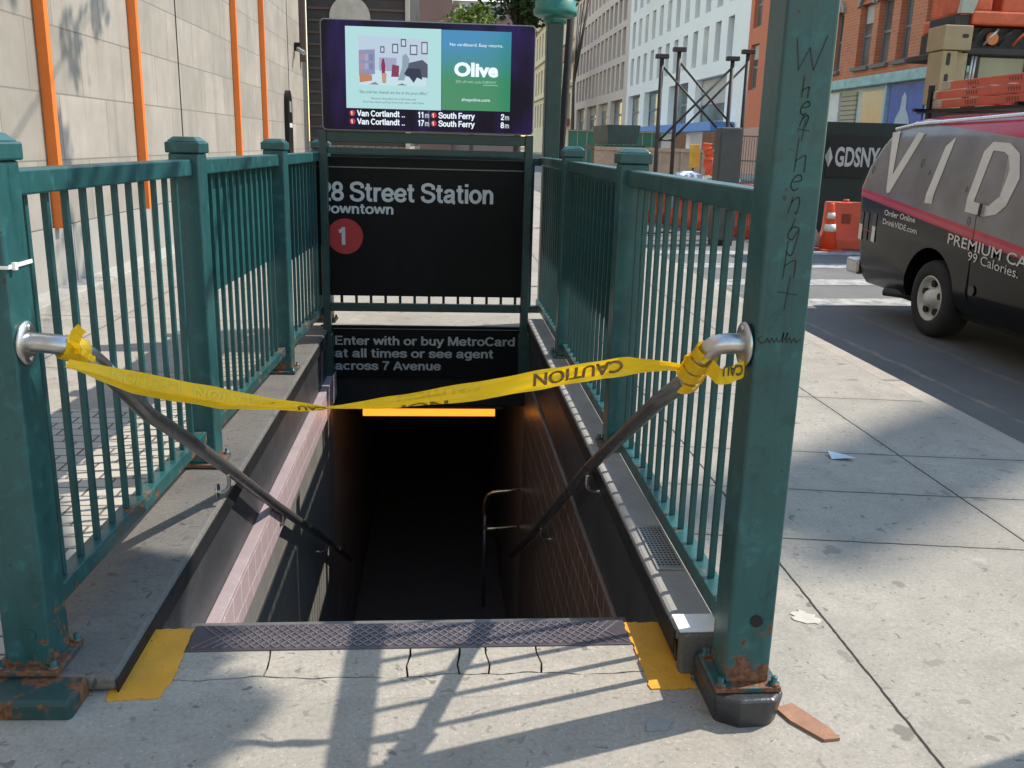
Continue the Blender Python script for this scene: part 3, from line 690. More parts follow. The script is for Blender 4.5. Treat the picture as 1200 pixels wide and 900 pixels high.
# screen
sc = thing('digital_screen', 'wide digital screen with advert and train times above the sign', 'screen', (-.1, 7.15, 1.565))
SX0, SX1, SZ0, SZ1 = -.885, .685, 1.567, 2.345
def rrect(x0, x1, z0, z1, r, n=5):
    out = []
    for cx, cz, a0 in ((x1-r, z1-r, 0), (x0+r, z1-r, 90), (x0+r, z0+r, 180), (x1-r, z0+r, 270)):
        for i in range(n+1): a = R(a0+90*i/n); out.append((cx+r*math.cos(a), cz+r*math.sin(a)))
    return out
MB().prism(rrect(SX0, SX1, SZ0, SZ1, .03), 1, 7.145, 7.28).build('housing', M('screen_bezel', (.2, .2, .22), .35, .4), sc, bevel=.004)
def screen_glass():
    m, t, b = nodes('screen_glass'); q = NT(t); o = q.sep()
    f = q.ramp(q.noise(1, 4, .5, vec=q.comb(q.math('MULTIPLY', o[0], 5), 0, q.math('MULTIPLY', o[2], 1.2))), .45, .8)
    b.inputs['Base Color'].default_value = (.003, .003, .006, 1); b.inputs['Roughness'].default_value = .25; b.inputs['Specular IOR Level'].default_value = .12
    q.l(q.mix(f, (.006, .004, .02), (.05, .02, .19)), b.inputs['Emission Color']); b.inputs['Emission Strength'].default_value = .35; return m  # display's indigo glow, with purple reflections painted into the emission as streaks
MB().prism(rrect(SX0+.008, SX1-.008, SZ0+.008, SZ1-.008, .025), 1, 7.141, 7.1445).build('glass', screen_glass(), sc)
def su(u): return SX0+u*(SX1-SX0)
def sv(v): return SZ0+v*(SZ1-SZ0)
def srect(name, u0, u1, v0, v1, mat, lay=1, par=None):
    y_ = 7.141-.0012*lay
    return MB().quad((su(u0), y_, sv(v0)), (su(u1), y_, sv(v0)), (su(u1), y_, sv(v1)), (su(u0), y_, sv(v1))).build(name, mat, par or sc)
adm = EM('advert_mint', (.45, .72, .74), .55)
ad = srect('picture_panel', .115, .558, .208, .938, adm)
def ad_grad():
    m, t, b = nodes('advert_green'); q = NT(t); o = q.sep()
    f = q.ramp(q.math('ADD', q.math('MULTIPLY', o[2], 2.4), q.math('MULTIPLY', o[0], -1.6)), 3.9, 5.0)
    f = q.math('MINIMUM', f, q.ramp(o[2], 1.95, 2.2))
    b.inputs['Base Color'].default_value = (0, 0, 0, 1); b.inputs['Roughness'].default_value = .12
    q.l(q.mix(f, (.0, .20, .105), (.015, .20, .42)), b.inputs['Emission Color']); b.inputs['Emission Strength'].default_value = .6; return m
gp = srect('advert_panel', .560, .885, .214, .934, ad_grad())
wm = EM('lit_white', (.8, .9, .95), .62); wd = EM('dim_white', (.45, .6, .62), .55)
def st(s, u, v, cap, mat, par, width=None, align='L', bold=.02, shear=0, lay=2): return lettering(s, mat, par, 'lettering', (su(u), 7.141-.0012*lay, sv(v)), X_, Z_, cap, width, align, bold, shear)
st('No cardboard. Easy returns.', .722, .795, .02, wm, gp, .39, 'C', .0)
st('Olive', .722, .53, .088, wm, gp, .325, 'C', .045)
st('20% off with code SUBWAY', .722, .465, .018, wd, gp, .30, 'C', .0)
srect('underline', .755, .825, .447, .452, wd, 2, gp)
st('shopolive.com', .722, .30, .022, wm, gp, .21, 'C', .0)
def sg_(s, u, v, cap, mat, par, width=None, align='L', w=.17): return grotesk(s, mat, par, 'lettering', (su(u), 7.141-.0024, sv(v)), cap, width, align, w)
for r_, (v, tt) in enumerate(((.135, ('11', '2')), (.06, ('17', '8')))):
    for c_, (u, s, un, w) in enumerate(((.13, 'Van Cortlandt ..', .475, .345), (.512, 'South Ferry', .855, .262))):
        bl = MB().lathe((su(u+.012), 7.1405, sv(v+.027)), [(.02, .0004), (.021, -.0006)], 24, 'y').build('route_bullet', EM('lit_red', (.62, .06, .06), .45), sc)
        sg_('1', u+.010, v+.008, .027, wm, bl, None, 'C', .2)
        sg_(s, u+.036, v, .043, wm, sc, w)
        sg_(tt[c_], un+.005, v, .043, wm, sc, None, 'R'); sg_('m', un+.008, v, .040, wd, sc, .028)
srect('divider', .5, .501, .05, .2, wd)
# the cartoon: a room, furniture, seated and standing figures (plain shapes)
def EMc(c): return EM('ink_%02d%02d%02d' % tuple(int(x*99) for x in c), c, .5)
def poly(name, pts, c, lay, par=ad): return MB().quad(*[(su(u), 7.141-.0012*lay, sv(v)) for u, v in pts]).build(name, EMc(c), par)
poly('picture_wall', [(.175, .42), (.495, .42), (.495, .84), (.175, .86)], (.55, .68, .82), 2)
poly('picture_floor', [(.175, .42), (.49, .42), (.49, .53), (.24, .56), (.175, .55)], (.62, .82, .9), 3)
poly('picture_shelf', [(.176, .50), (.25, .52), (.25, .74), (.176, .73)], (.3, .32, .5), 4)
for i in range(6): poly('picture_box', [(.18+.022*(i % 3), .56+.08*(i//3)), (.198+.022*(i % 3), .56+.08*(i//3)), (.198+.022*(i % 3), .615+.08*(i//3)), (.18+.022*(i % 3), .615+.08*(i//3))], ((.5, .3, .4), (.4, .42, .6), (.22, .25, .45))[i % 3], 5)
poly('picture_table', [(.178, .44), (.236, .46), (.236, .51), (.178, .53)], (.55, .25, .15), 5)
for (u, v, w, h) in ((.275, .71, .02, .06), (.33, .71, .028, .085), (.37, .77, .025, .07), (.412, .70, .035, .09), (.465, .71, .03, .11)):
    poly('picture_frame', [(u, v), (u+w, v), (u+w, v+h), (u, v+h)], (.12, .14, .22), 3); poly('picture_pane', [(u+.005, v+.012), (u+w-.005, v+.012), (u+w-.005, v+h-.012), (u+.005, v+h-.012)], (.62, .75, .85), 4)
poly('picture_child', [(.282, .52), (.296, .52), (.298, .60), (.292, .66), (.284, .66), (.279, .60)], (.25, .04, .12), 5)
poly('picture_child', [(.284, .44), (.30, .44), (.304, .53), (.28, .53)], (.55, .35, .25), 6)
poly('picture_boxes', [(.27, .55), (.35, .55), (.35, .67), (.27, .67)], (.42, .42, .6), 4)
poly('picture_chair', [(.325, .50), (.36, .50), (.362, .60), (.33, .61)], (.25, .06, .12), 5)
poly('picture_sofa', [(.38, .51), (.495, .50), (.495, .62), (.47, .66), (.39, .62)], (.1, .11, .17), 5)
poly('picture_man', [(.355, .47), (.385, .47), (.40, .56), (.41, .66), (.395, .71), (.378, .69), (.375, .58)], (.3, .4, .5), 6)
poly('picture_dog', [(.385, .53), (.41, .50), (.43, .45), (.445, .50), (.47, .48), (.46, .58), (.40, .58)], (.04, .05, .09), 7)
poly('picture_rug', [(.22, .425), (.27, .425), (.25, .45)], (.25, .27, .35), 5); poly('picture_rug', [(.35, .425), (.40, .425), (.375, .445)], (.25, .27, .35), 5)
ink = EM('caption_ink', (.05, .12, .14), .6)
st('"She told her friends we live at the post office."', .337, .345, .02, ink, ad, .51, 'C', 0, .3)
st('Returns shouldn\'t be a full time job.', .337, .292, .014, ink, ad, .33, 'C', 0)
st('Get free return pickup from your door with Olive.', .337, .26, .014, ink, ad, .45, 'C', 0)

# ------------------------------------------------------------------ caution tape
TAPE = [(-.926, .952, .939, .928), (-.865, .943, .926, .895), (-.785, .926, .895, .864), (-.682, .907, .874, .842), (-.556, .881, .852, .825), (-.449, .861, .839, .823), (-.363, .848, .835, .821), (-.307, .842, .832, .821), (-.255, .846, .835, .824), (-.189, .856, .84, .826), (-.102, .87, .852, .831), (.008, .891, .868, .841), (.097, .905, .88, .85), (.185, .922, .897, .867), (.274, .939, .911, .884), (.385, .958, .93, .903), (.486, .972, .947, .919), (.553, .966, .948, .927), (.61, .957, .946, .932), (.645, .948, .939, .927)]
def tape_y(x, v):        # v: 0 top .5 fold 1 bottom; the left half is folded lengthwise, the right half lies flat
    fold = .034*max(0, min(1, (-.31-x)/.25)); twist = .03*math.exp(-((x+.30)/.09)**2)
    return 2.315-.02*math.sin((x+.93)*1.9)-fold*(1-abs(2*v-1))+(v-.5)*(.015+twist)*(1 if x > -.3 else .6)+.0035*math.sin(x*31+v*3)+.003*math.sin(x*57+v*9)*math.sin(x*4)+.0022*math.sin(v*14+x*9)
def tape_pt(x, v):
    for a, b_ in zip(TAPE[:-1], TAPE[1:]):
        if x <= b_[0] or b_ is TAPE[-1]:
            f = max(0, min(1, (x-a[0])/(b_[0]-a[0]))); T = [a[i]+(b_[i]-a[i])*f for i in (1, 2, 3)]; break
    z = T[0]+(T[1]-T[0])*v*2 if v < .5 else T[1]+(T[2]-T[1])*(v-.5)*2
    return Vector((x, tape_y(x, v), z))
def tape_mat():
    m, t, b = nodes('caution_yellow'); q = NT(t); c = (.90, .575, .008)
    col = q.mix(q.ramp(q.noise(9, 4), .3, .7), k(c, .9), k(c, 1.05)); q.l(col, b.inputs['Base Color']); b.inputs['Roughness'].default_value = .27
    o = q.sep(); st_ = q.noise(1, 4, .6, vec=q.comb(q.math('MULTIPLY', o[0], 14), q.math('MULTIPLY', o[1], 30), q.math('MULTIPLY', o[2], 60)))
    bp = q.n('Bump'); bp.inputs['Strength'].default_value = .7; bp.inputs['Distance'].default_value = .004; q.l(st_, bp.inputs['Height']); q.l(bp.outputs[0], b.inputs['Normal'])
    tr = q.n('BsdfTranslucent'); q.l(col, tr.inputs['Color']); mx = q.n('MixShader'); mx.inputs[0].default_value = .38
    q.l(b.outputs[0], mx.inputs[1]); q.l(tr.outputs[0], mx.inputs[2]); q.l(mx.outputs[0], t.nodes['Material Output'].inputs['Surface']); return m
tp_m = tape_mat()
t_ink = M('caution_ink', (.035, .028, .012), .5); t_ghost = M('caution_ghost', (.66, .44, .01), .4); t_brown = M('caution_brown', (.16, .085, .01), .4)
tap = thing('caution_tape', 'yellow caution tape tied between the two handrails across the stairs', 'tape', (-.1, 2.3, .85))
tm = MB(); NX, NV = 110, 10
tm.faces([tape_pt(-.926+1.571*i/NX, j/NV) for i in range(NX+1) for j in range(NV+1)],
         [(i*(NV+1)+j, (i+1)*(NV+1)+j, (i+1)*(NV+1)+j+1, i*(NV+1)+j+1) for i in range(NX) for j in range(NV)], True)
tb = tm.build('ribbon', tp_m, tap)
def tape_text(xr, w, v0, v1, mat, s='CAUTION'):
    """letters printed upside down along the ribbon: right end xr, width w, from v0 (baseline, top) to v1"""
    vs, fs = text_mesh(s, .03); x0 = min(p[0] for p in vs); x1 = max(p[0] for p in vs); ym = max(p[1] for p in vs)
    bm_ = bmesh.new(); vv = [bm_.verts.new((p[0], p[1], 0)) for p in vs]
    for f in fs:
        try: bm_.faces.new([vv[i] for i in f])
        except ValueError: pass
    bmesh.ops.triangulate(bm_, faces=bm_.faces)
    for _ in range(2): bmesh.ops.subdivide_edges(bm_, edges=[e_ for e_ in bm_.edges if e_.calc_length() > .12], cuts=1)
    bmesh.ops.triangulate(bm_, faces=bm_.faces)
    bm_.verts.index_update(); m = MB()
    def mp(p):
        v = max(.02, min(.98, v0+(p.y/ym)*(v1-v0)))
        q = tape_pt(xr-(p.x-x0)/(x1-x0)*w, v); q.y -= .0022; return q
    vs2 = [mp(v.co) for v in bm_.verts]; fs2 = [tuple(v.index for v in f.verts) for f in bm_.faces]; bm_.free()
    m.faces(vs2, fs2); m.build('printing', mat, tb)
tape_text(.475, .235, .16, .80, t_brown)
tape_text(.105, .215, .10, .55, t_ghost); tape_text(.02, .12, .82, 1.25, t_brown, 'NOI')
tape_text(-.29, .075, .35, .9, t_brown, 'CAU'); tape_text(-.65, .17, .10, .46, t_ghost); tape_text(-.42, .2, .12, .42, t_ghost)
def wrap(axis_pts, r, turns, name, width=.018, seed=1):
    """crumpled band wound round a rail"""
    a, b_ = Vector(axis_pts[0]), Vector(axis_pts[1]); d = (b_-a); L = d.length; d.normalize()
    u = d.orthogonal().normalized(); w = d.cross(u); r_ = random.Random(seed); m = MB(); n = int(turns*18); vs = []
    for i in range(n+1):
        an = 2*math.pi*turns*i/n; c = a+d*(L*i/n)
        for s in (-1, -.3, .4, 1): 
            rr2 = r+.0015*(i/n*2)+r_.uniform(0, .0035); vs.append(c+d*(s*width)+(u*math.cos(an)+w*math.sin(an))*rr2)
    m.faces(vs, [(i*4+j, (i+1)*4+j, (i+1)*4+j+1, i*4+j+1) for i in range(n) for j in range(3)], True)
    return m.build(name, tp_m, tap)
wrap([(.675, 2.225, 1.004), (.652, 2.32, .905)], .031, 3, 'wrapping', .02, 2)
wrap([(-.972, 2.395, .966), (-.940, 2.432, .942)], .031, 2.5, 'wrapping', .013, 3)
def ribbon(pts, hw, up, name, par=tap, mat=tp_m, wav=.004, seed=1):
    P = smooth_path(pts, 6); up = Vector(up).normalized(); m = MB(); vs = []; r_ = random.Random(seed)
    for i, p in enumerate(P):
        d = (P[min(i+1, len(P)-1)]-P[max(0, i-1)]).normalized(); s = (up-d*up.dot(d)).normalized(); nn = d.cross(s)
        for j in (-1, 0, 1): vs.append(p+s*(hw*j)+nn*(wav*math.sin(i*1.3+j)))
    m.faces(vs, [(i*3+j, (i+1)*3+j, (i+1)*3+j+1, i*3+j+1) for i in range(len(P)-1) for j in range(2)], True)
    return m.build(name, mat, par)
ribbon([(-.935, 2.395, .955), (-.935, 2.375, .975), (-.925, 2.365, 1.005), (-.905, 2.36, 1.022)], .014, (1, .2, -.7), 'loose_end', seed=4)
ribbon([(-.94, 2.38, .955), (-.915, 2.36, .962), (-.893, 2.36, .945), (-.885, 2.37, .935)], .008, (0, .3, 1), 'loose_end', seed=5)
tl = ribbon([(.672, 2.195, .975), (.69, 2.17, .955), (.715, 2.165, .958), (.748, 2.17, .972), (.757, 2.18, .974)], .021, (0, 0, 1), 'loose_end', wav=.002, seed=6)
tx = MB(); lettering('CAU', None, None, '', (.748, 2.1625, .985), (-1, 0, -.05), (0, 0, -1), .026, .05, mb=tx, bold=.03); tx.build('printing', t_ink, tl)
ribbon([(.645, 2.30, .95), (.64, 2.275, .985), (.655, 2.24, 1.0), (.67, 2.2, .99)], .016, (.6, 0, .5), 'loose_end', seed=8)

# ================================================================== LEFT BUILDING
lime = bricks('limestone_panels', (1, 2), 1.28, .62, (.36, .325, .29), (.28, .255, .225), (.17, .155, .14), .008, .5, .7, .6, .25)  # real stains, with streaks strengthened to stand in for mottled light
lb = thing('stone_building', 'pale stone clad building with thin orange fins along the left', 'building', (-3.9, 10, 0))
MB().box(-9.5, -3.7, -6, 26.9, .62, 18).build('wall', lime, lb)
MB().box(-9.5, -3.685, -6, 26.9, -.1, .615).build('base_course', bricks('granite_base', (1, 2), 1.28, .7, (.30, .285, .265), (.34, .325, .30), (.12, .11, .1), .009, .5, .6, .3, .2), lb)
orange_paint = M('orange_fin_paint', (.72, .17, .025), .42, 0, .08, 6)
for y_ in (-2.4, .4, 3.4, 6.4, 9.22, 11.88, 17.45, 20.1):
    MB().box(-3.698, -3.60, y_-.045, y_+.045, .61, 16).build('fin', orange_paint, lb, bevel=.004)
for y_ in (13.9, 23.6): MB().box(-3.699, -3.688, y_-.008, y_+.008, .62, 16).build('panel_joint', M('joint_dark', (.05, .045, .04), .8), lb)
cam_ = thing('security_camera', 'small dark security camera fixed high on the stone wall', 'camera', (-3.68, 24.7, 3.7))
MB().box(-3.69, -3.55, 24.62, 24.78, 3.62, 3.82).build('housing', black, cam_, bevel=.01)
MB().tube([(-3.6, 24.6, 3.66), (-3.42, 24.35, 3.55)], .055, 12).build('lens_barrel', M('camera_grey', (.3, .3, .3), .4), cam_)
pq = thing('wall_plaque', 'tall narrow dark plaque with rounded top on the stone wall', 'plaque', (-3.68, 23.1, 1.3))
MB().prism([(22.8, .9)]+[(23.1+.3*math.cos(R(180-a)), 2.3+.3*math.sin(R(a))) for a in range(0, 181, 15)]+[(23.4, .9)], 0, -3.698, -3.6).build('plate', black, pq)
MB().box(-3.597, -3.594, 22.9, 23.3, 1.75, 1.85).build('band', greywhite, pq)
MB().box(-3.597, -3.594, 22.95, 23.25, 2.1, 2.35).build('emblem', M('plaque_grey', (.2, .2, .2), .5), pq)
dp = tag(MB().box(-3.699, -3.55, 25.6, 25.8, 3.45, 12).build('wall_banner', M('maroon_banner', (.09, .06, .055), .7)), 'narrow dark brown strip hanging at the far corner of stone wall', 'banner')
# dark shopfront beyond
sf = thing('dark_shopfront', 'dark slatted shopfront standing out beyond the stone building', 'building', (-2.4, 28, 0))
slat = M('dark_slats', (.045, .04, .042), .55, 0, .25, 2)
MB().box(-3.695, -.95, 27.0, 40, -.05, 1.35).build('lower_wall', bricks('weathered_boards', (0, 2), .22, 3, (.25, .19, .15), (.33, .27, .22), (.06, .05, .045), .012, .5), sf)
MB().box(-3.695, -.95, 27.0, 40, 1.36, 9).build('upper_wall', slat, sf)
sm_ = MB()
for i in range(24): sm_.box(-3.69, -.96, 26.95, 26.995, 1.5+i*.31, 1.5+i*.31+.06)
sm_.build('slats', M('slat_brown', (.11, .07, .06), .6), sf)
MB().box(-3.69, -.96, 26.92, 26.994, 5.28, 5.42).build('orange_trim', M('rust_trim', (.30, .11, .05), .6), sf)
MB().cyl((-2.52, 26.93, 4.72), (0, 1, 0), .55, .06, 40).build('round_sign', M('cream_disc', (.52, .48, .42), .6), sf)
MB().box(-1.02, -.90, 26.85, 27.0, 0, 9).build('corner_trim', M('pale_trim', (.5, .46, .42), .6), sf)
for i, (x, c) in enumerate(((-3.2, (.5, .45, .38)), (-2.7, (.2, .14, .12)), (-2.1, (.55, .12, .04)), (-1.7, (.45, .4, .35)))):
    MB().box(x-.16, x+.16, 26.96, 26.99, .5, 1.3).build('poster', M('poster_%d' % i, c, .6), sf)
mu = tag(MB().box(-.7, 1.9, 20.0, 20.08, .1, 1.32).build('mural_hoarding', M('blue_mural', (.12, .25, .55), .6, 0, .9, 1.6)), 'blue painted hoarding standing beyond the far end of the stairs', 'hoarding')
# ================================================================== FACADES ACROSS THE AVENUE
def facade(root, name, x, y0, y1, z0, z1, cols, rows, mat, glass, depth=.35, trim=None, thick=1.2, blinds=.35):
    rb = random.Random(int(y0*7+z0))
    """wall with real openings: piers, spandrels, and a recessed window in each"""
    m = MB(); cols = sorted(cols); rows = sorted(rows); ys = y0
    for a, b_ in cols+[(y1, None)]: m.box(x, x+thick, ys, a, z0, z1); ys = b_
    for a, b_ in cols:
        zs = z0
        for c, d in rows+[(z1, None)]:
            if c > zs: m.box(x+.003, x+thick, a, b_, zs, c)
            zs = d
    m.build(name, mat, root)
    fm = M('window_frame_grey', (.2, .2, .21), .5)
    for a, b_ in cols:
        for c, d in rows:
            w = MB().box(x+depth, x+depth+.05, a+.001, b_-.001, c+.001, d-.001).build('window', glass, root)
            if rb.random() < blinds:
                hh = (d-c)*rb.uniform(.25, .65); MB().box(x+depth-.0565, x+depth-.045, a+(trim or .04)+.004, b_-(trim or .04)-.004, d-hh, d-.06).build('blind', M('window_blind', (.5, .47, .42), .8), w)
            if trim: 
                f = MB(); t_ = trim
                f.box(x+depth-.06, x+depth-.002, a+.002, a+t_, c+.002, d-.002); f.box(x+depth-.06, x+depth-.002, b_-t_, b_-.002, c+.002, d-.002)
                f.box(x+depth-.055, x+depth-.002, a+t_, b_-t_, (c+d)/2-t_/2, (c+d)/2+t_/2); f.box(x+depth-.055, x+depth-.002, a+t_, b_-t_, c+.002, c+t_); f.box(x+depth-.055, x+depth-.002, a+t_, b_-t_, d-t_, d-.002)
                f.build('frame', fm, w)
g1 = glass_dark('far_glass', (.09, .095, .10), .12); g2 = glass_dark('tan_building_glass', (.10, .10, .14), .15); g3 = glass_dark('shopfront_glass', (.13, .20, .21), .12)
FX = 20.0
wb = thing('white_building', 'bright white building with rows of tall narrow windows', 'building', (FX, 83, 0), 'buildings across the avenue')
wmat = M('white_stone', (.88, .865, .84), .75, 0, .04, .6)
facade(wb, 'upper_wall', FX, 62.6, 103.4, 7.15, 20, [(66.0+3.12*i, 67.45+3.12*i) for i in range(12)], [(7.75, 10.5), (11.5, 14.1), (15.1, 17.7)], wmat, g1, .55)
facade(wb, 'shop_wall', FX, 62.6, 103.4, 3.05, 7.147, [(66.8, 75.0), (77.3, 83.9), (88.2, 94.2), (96.2, 102.3)], [(3.4, 6.75)], wmat, g3, .6, .2)
for y_ in (62.9, 75.6, 86, 95, 102): MB().box(FX-.1, FX+.9, y_-.4, y_+.8, 0, 3.045).build('pier', wmat, wb)
MB().box(FX+3, FX+3.2, 62.6, 103.4, 0, 3.045).build('arcade_back', M('brown_hoarding', (.20, .10, .065), .8, 0, .4, 1), wb)
can = tag(MB().box(18.3, 19.9, 64, 100, 2.75, 3.35).build('shed_canopy', M('blue_canopy_paint', (.08, .25, .62), .5, 0, .15, 1)), 'blue canopy along the foot of the white building', 'canopy')
tbd = thing('tan_building', 'tan building with closely spaced dark windows beyond white one', 'building', (FX, 125, 0), 'buildings across the avenue')
tmat = M('tan_stone', (.64, .53, .46), .8, 0, .06, .5)
facade(tbd, 'upper_wall', FX, 103.5, 146.5, 7.15, 26, [(105.6+2.92*i, 107.6+2.92*i) for i in range(13)], [(7.7, 10.65), (11.4, 14.3), (15.0, 17.6), (18.6, 21.4)], tmat, g2, .5)
facade(tbd, 'shop_wall', FX, 103.5, 146.5, 0, 7.147, [(105.8, 113.2), (115, 122), (123.6, 131.5), (133.5, 141.6)], [(3.5, 6.7)], tmat, g3, .6, .25)
cb = thing('cream_building', 'cream ornate building farthest along the avenue', 'building', (FX, 170, 0), 'buildings across the avenue')
cmat = M('cream_stone', (.72, .60, .42), .8, 0, .12, .4)
facade(cb, 'wall', FX, 147, 215, 0, 34, [(149.5+5.4*i, 152.2+5.4*i) for i in range(12)], [(5, 9.5), (11.5, 16), (18.5, 23), (25, 29)], cmat, g1, .7)
for z in (10.4, 17.2, 24): MB().box(FX-.5, FX+.002, 147, 215, z, z+.5).build('cornice', cmat, cb)
MB().box(FX-1.3, FX-1.1, 144, 157, 14.0, 16.0).build('red_sign', M('dark_red_sign', (.28, .05, .05), .6), cb)
MB().box(FX-1.3, FX-.05, 149, 160, 4.6, 5.6).build('red_awning', M('red_awning', (.5, .06, .04), .6), cb)
# brick building
bb = thing('brick_building', 'orange red brick building with arched tall windows at right', 'building', (FX, 45, 0), 'buildings across the avenue')
brick = bricks('orange_brick', (1, 2), .42, .14, (.62, .20, .095), (.55, .16, .075), (.50, .30, .20), .014, .5, .8, .15, .2)
g4 = glass_dark('brick_house_glass', (.16, .155, .145), .15)
cols = [(34.4, 35.5), (36.3, 37.4), (38.25, 39.3), (40.5, 41.65), (42.35, 43.75), (44.25, 45.75), (47.6, 48.7), (50, 51.1), (52.2, 53.3)]
facade(bb, 'wall', FX, 33, 56, 5.0, 16, cols, [(5.5, 8.35), (10, 12.9)], brick, g4, .35, .12)
smt = M('dark_sill', (.17, .15, .13), .7); lt_ = M('grey_lintel', (.30, .28, .26), .7)
for a, b_ in cols:
    MB().box(FX-.18, FX-.003, a-.12, b_+.12, 5.33, 5.49).build('sill', smt, bb)
    ar = MB(); cy, hw = (a+b_)/2, (b_-a)/2+.13
    ar.prism([(cy-hw, 8.22)]+[(cy+hw*math.cos(R(180-i*15)), 8.36+.5*math.sin(R(i*15))) for i in range(13)]+[(cy+hw, 8.22)]+[(cy+(hw-.2)*math.cos(R(i*15)), 8.30+.34*math.sin(R(i*15))) for i in range(13)], 0, FX-.16, FX-.003)
    ar.build('arched_lintel', lt_, bb)
facade(bb, 'plain_wall', FX, 56.003, 62.55, 2.95, 18, [(56.6, 57.8), (60.3, 61.9)], [(5.3, 8.1), (9.1, 11.9), (13, 15.6)], M('painted_red_brick', (.60, .17, .08), .75, 0, .08, 3), g4, .3, .15)
MB().box(FX-.003, FX+1, 56.003, 62.55, 0, 2.945).build('ground_floor', M('salmon_render', (.55, .32, .24), .8), bb)
MB().box(FX-.03, FX+.9, 33, 55.99, 0, 4.519).build('shop_wall', M('pale_shop_paint', (.58, .62, .58), .7, 0, .15, 1), bb)
MB().box(FX-.42, FX+.1, 33, 55.99, 4.52, 4.97).build('shop_cornice', M('turquoise_cornice', (.33, .52, .50), .6, 0, .3, 2), bb, bevel=.04)
MB().box(FX-.16, FX-.035, 46.8, 49, .3, 4.4).build('white_door_panel', M('shop_white', (.72, .70, .66), .6, 0, .1, 3), bb)
MB().box(FX-.12, FX-.035, 44.9, 46.6, .3, 4.35).build('roller_shutter', bricks('shutter_slats', (1, 2), 8, .22, (.50, .43, .30), (.46, .40, .28), (.2, .16, .1), .03, 0), bb)
MB().box(FX-.10, FX-.035, 41.9, 44.3, .8, 4.3).build('shop_window', glass_dark('shop_glass', (.12, .11, .12), .15), bb)
MB().box(FX-.25, FX-.11, 41.55, 41.75, .3, 4.5).build('blue_trim', M('pale_blue_trim', (.35, .5, .62), .6), bb)
pst = MB().box(FX-.14, FX-.035, 38.4, 41.4, .5, 4.45).build('blue_poster', M('blue_poster', (.03, .09, .40), .5, 0, .3, 1.5), bb)
ps = MB(); ps.prism([(39.2, 2.4), (39.4, 3.0), (39.75, 3.4), (39.8, 3.9), (40.0, 4.1), (40.2, 3.9), (40.25, 3.4), (40.6, 3.0), (40.8, 2.4)], 0, FX-.16, FX-.142); ps.build('poster_figure', M('poster_pale', (.45, .5, .55), .6), pst)
# far apartment block at the end of the avenue
ap = thing('apartment_block', 'distant brick apartment block with pale balcony bands', 'building', (2, 122, 0))
abr = M('dull_brick', (.26, .15, .125), .85, 0, .12, .4)
MB().box(-4.2, 1.2, 120, 135, 0, 21).build('tower', abr, ap)
MB().box(1.25, 9.5, 121, 135, 0, 18.4).build('wing', M('pinkish_brick', (.34, .24, .22), .85), ap)
for z in (15.2, 16.4, 17.6): MB().box(2.0, 7.8, 120.2, 120.98, z, z+.4).build('balcony', M('balcony_grey', (.45, .45, .47), .7), ap)
for z in (14.4, 16.75): MB().box(2.4, 7.4, 120.9, 120.99, z, z+.7).build('window_band', g1, ap)

# ================================================================== TREES
def leaf_mat(name, c):
    m, t, b = nodes(name); q = NT(t)
    g = q.n('NewGeometry'); rnd = g.outputs['Random Per Island']
    col = q.mix(rnd, k(c, .55), k(c, 1.5)); q.l(col, b.inputs['Base Color']); b.inputs['Roughness'].default_value = .55
    tr = q.n('BsdfTranslucent'); q.l(col, tr.inputs['Color']); mx = q.n('MixShader'); mx.inputs[0].default_value = .35
    q.l(b.outputs[0], mx.inputs[1]); q.l(tr.outputs[0], mx.inputs[2]); q.l(mx.outputs[0], t.nodes['Material Output'].inputs['Surface']); return m
bark = M('tree_bark', (.085, .065, .05), .9, 0, .35, 14, bump=.8, bdist=.02)
lf1 = leaf_mat('dark_leaf', (.035, .075, .02)); lf2 = leaf_mat('bright_leaf', (.12, .17, .025))
def tree(label, x, y, h, crown, leaf, lm_, nclump, nleaf, seed, r0=.16, group='street trees along the kerb', z0=0, lean=(0, 0)):
    """crown: list of (cx,cy,cz,rx,ry,rz) ellipsoids holding the leaf clumps"""
    r_ = random.Random(seed); t = thing('street_tree', label, 'tree', (x, y, z0), group)
    tr = MB(); top = Vector((x+lean[0], y+lean[1], h))
    tr.tube(smooth_path([(x, y, z0), (x+.04, y+.03, z0+h*.4), top*.7+Vector((x, y, z0))*.3, top], 4), [r0*1.25]+[r0*(1-.55*i/12) for i in range(12)], 10)
    lv = MB(); 
    for i in range(nclump):
        c = r_.choice(crown)
        while True:
            d = Vector((r_.uniform(-1, 1), r_.uniform(-1, 1), r_.uniform(-1, 1)))
            if .25 < d.length < 1: break
        p = Vector(c[:3])+Vector((d.x*c[3], d.y*c[4], d.z*c[5])); 
        if i % 4 == 0: 
            mid = top.lerp(p, .5)+Vector((0, 0, .1)); tr.tube([top.lerp(Vector((x, y, h*.6)), r_.random()*.6), mid, p], [r0*.3, r0*.16, .008], 6)
        cr = r_.uniform(.25, .6)*min(c[3:])*.55
        for j in range(nleaf):
            q = p+Vector((r_.gauss(0, cr*.6), r_.gauss(0, cr*.6), r_.gauss(0, cr*.45))); s = leaf*r_.uniform(.6, 1.3)
            u = Vector((r_.gauss(0, 1), r_.gauss(0, 1), r_.gauss(0, .6))).normalized(); w = u.orthogonal().normalized(); a = r_.uniform(0, 6.28); w = (w*math.cos(a)+u.cross(w)*math.sin(a))
            lv.faces([q-u*s, q+w*s*.55, q+u*s, q-w*s*.55], [(0, 1, 2, 3)])
    tr.build('trunk', bark, t); lv.build('crown', lm_, t); return t
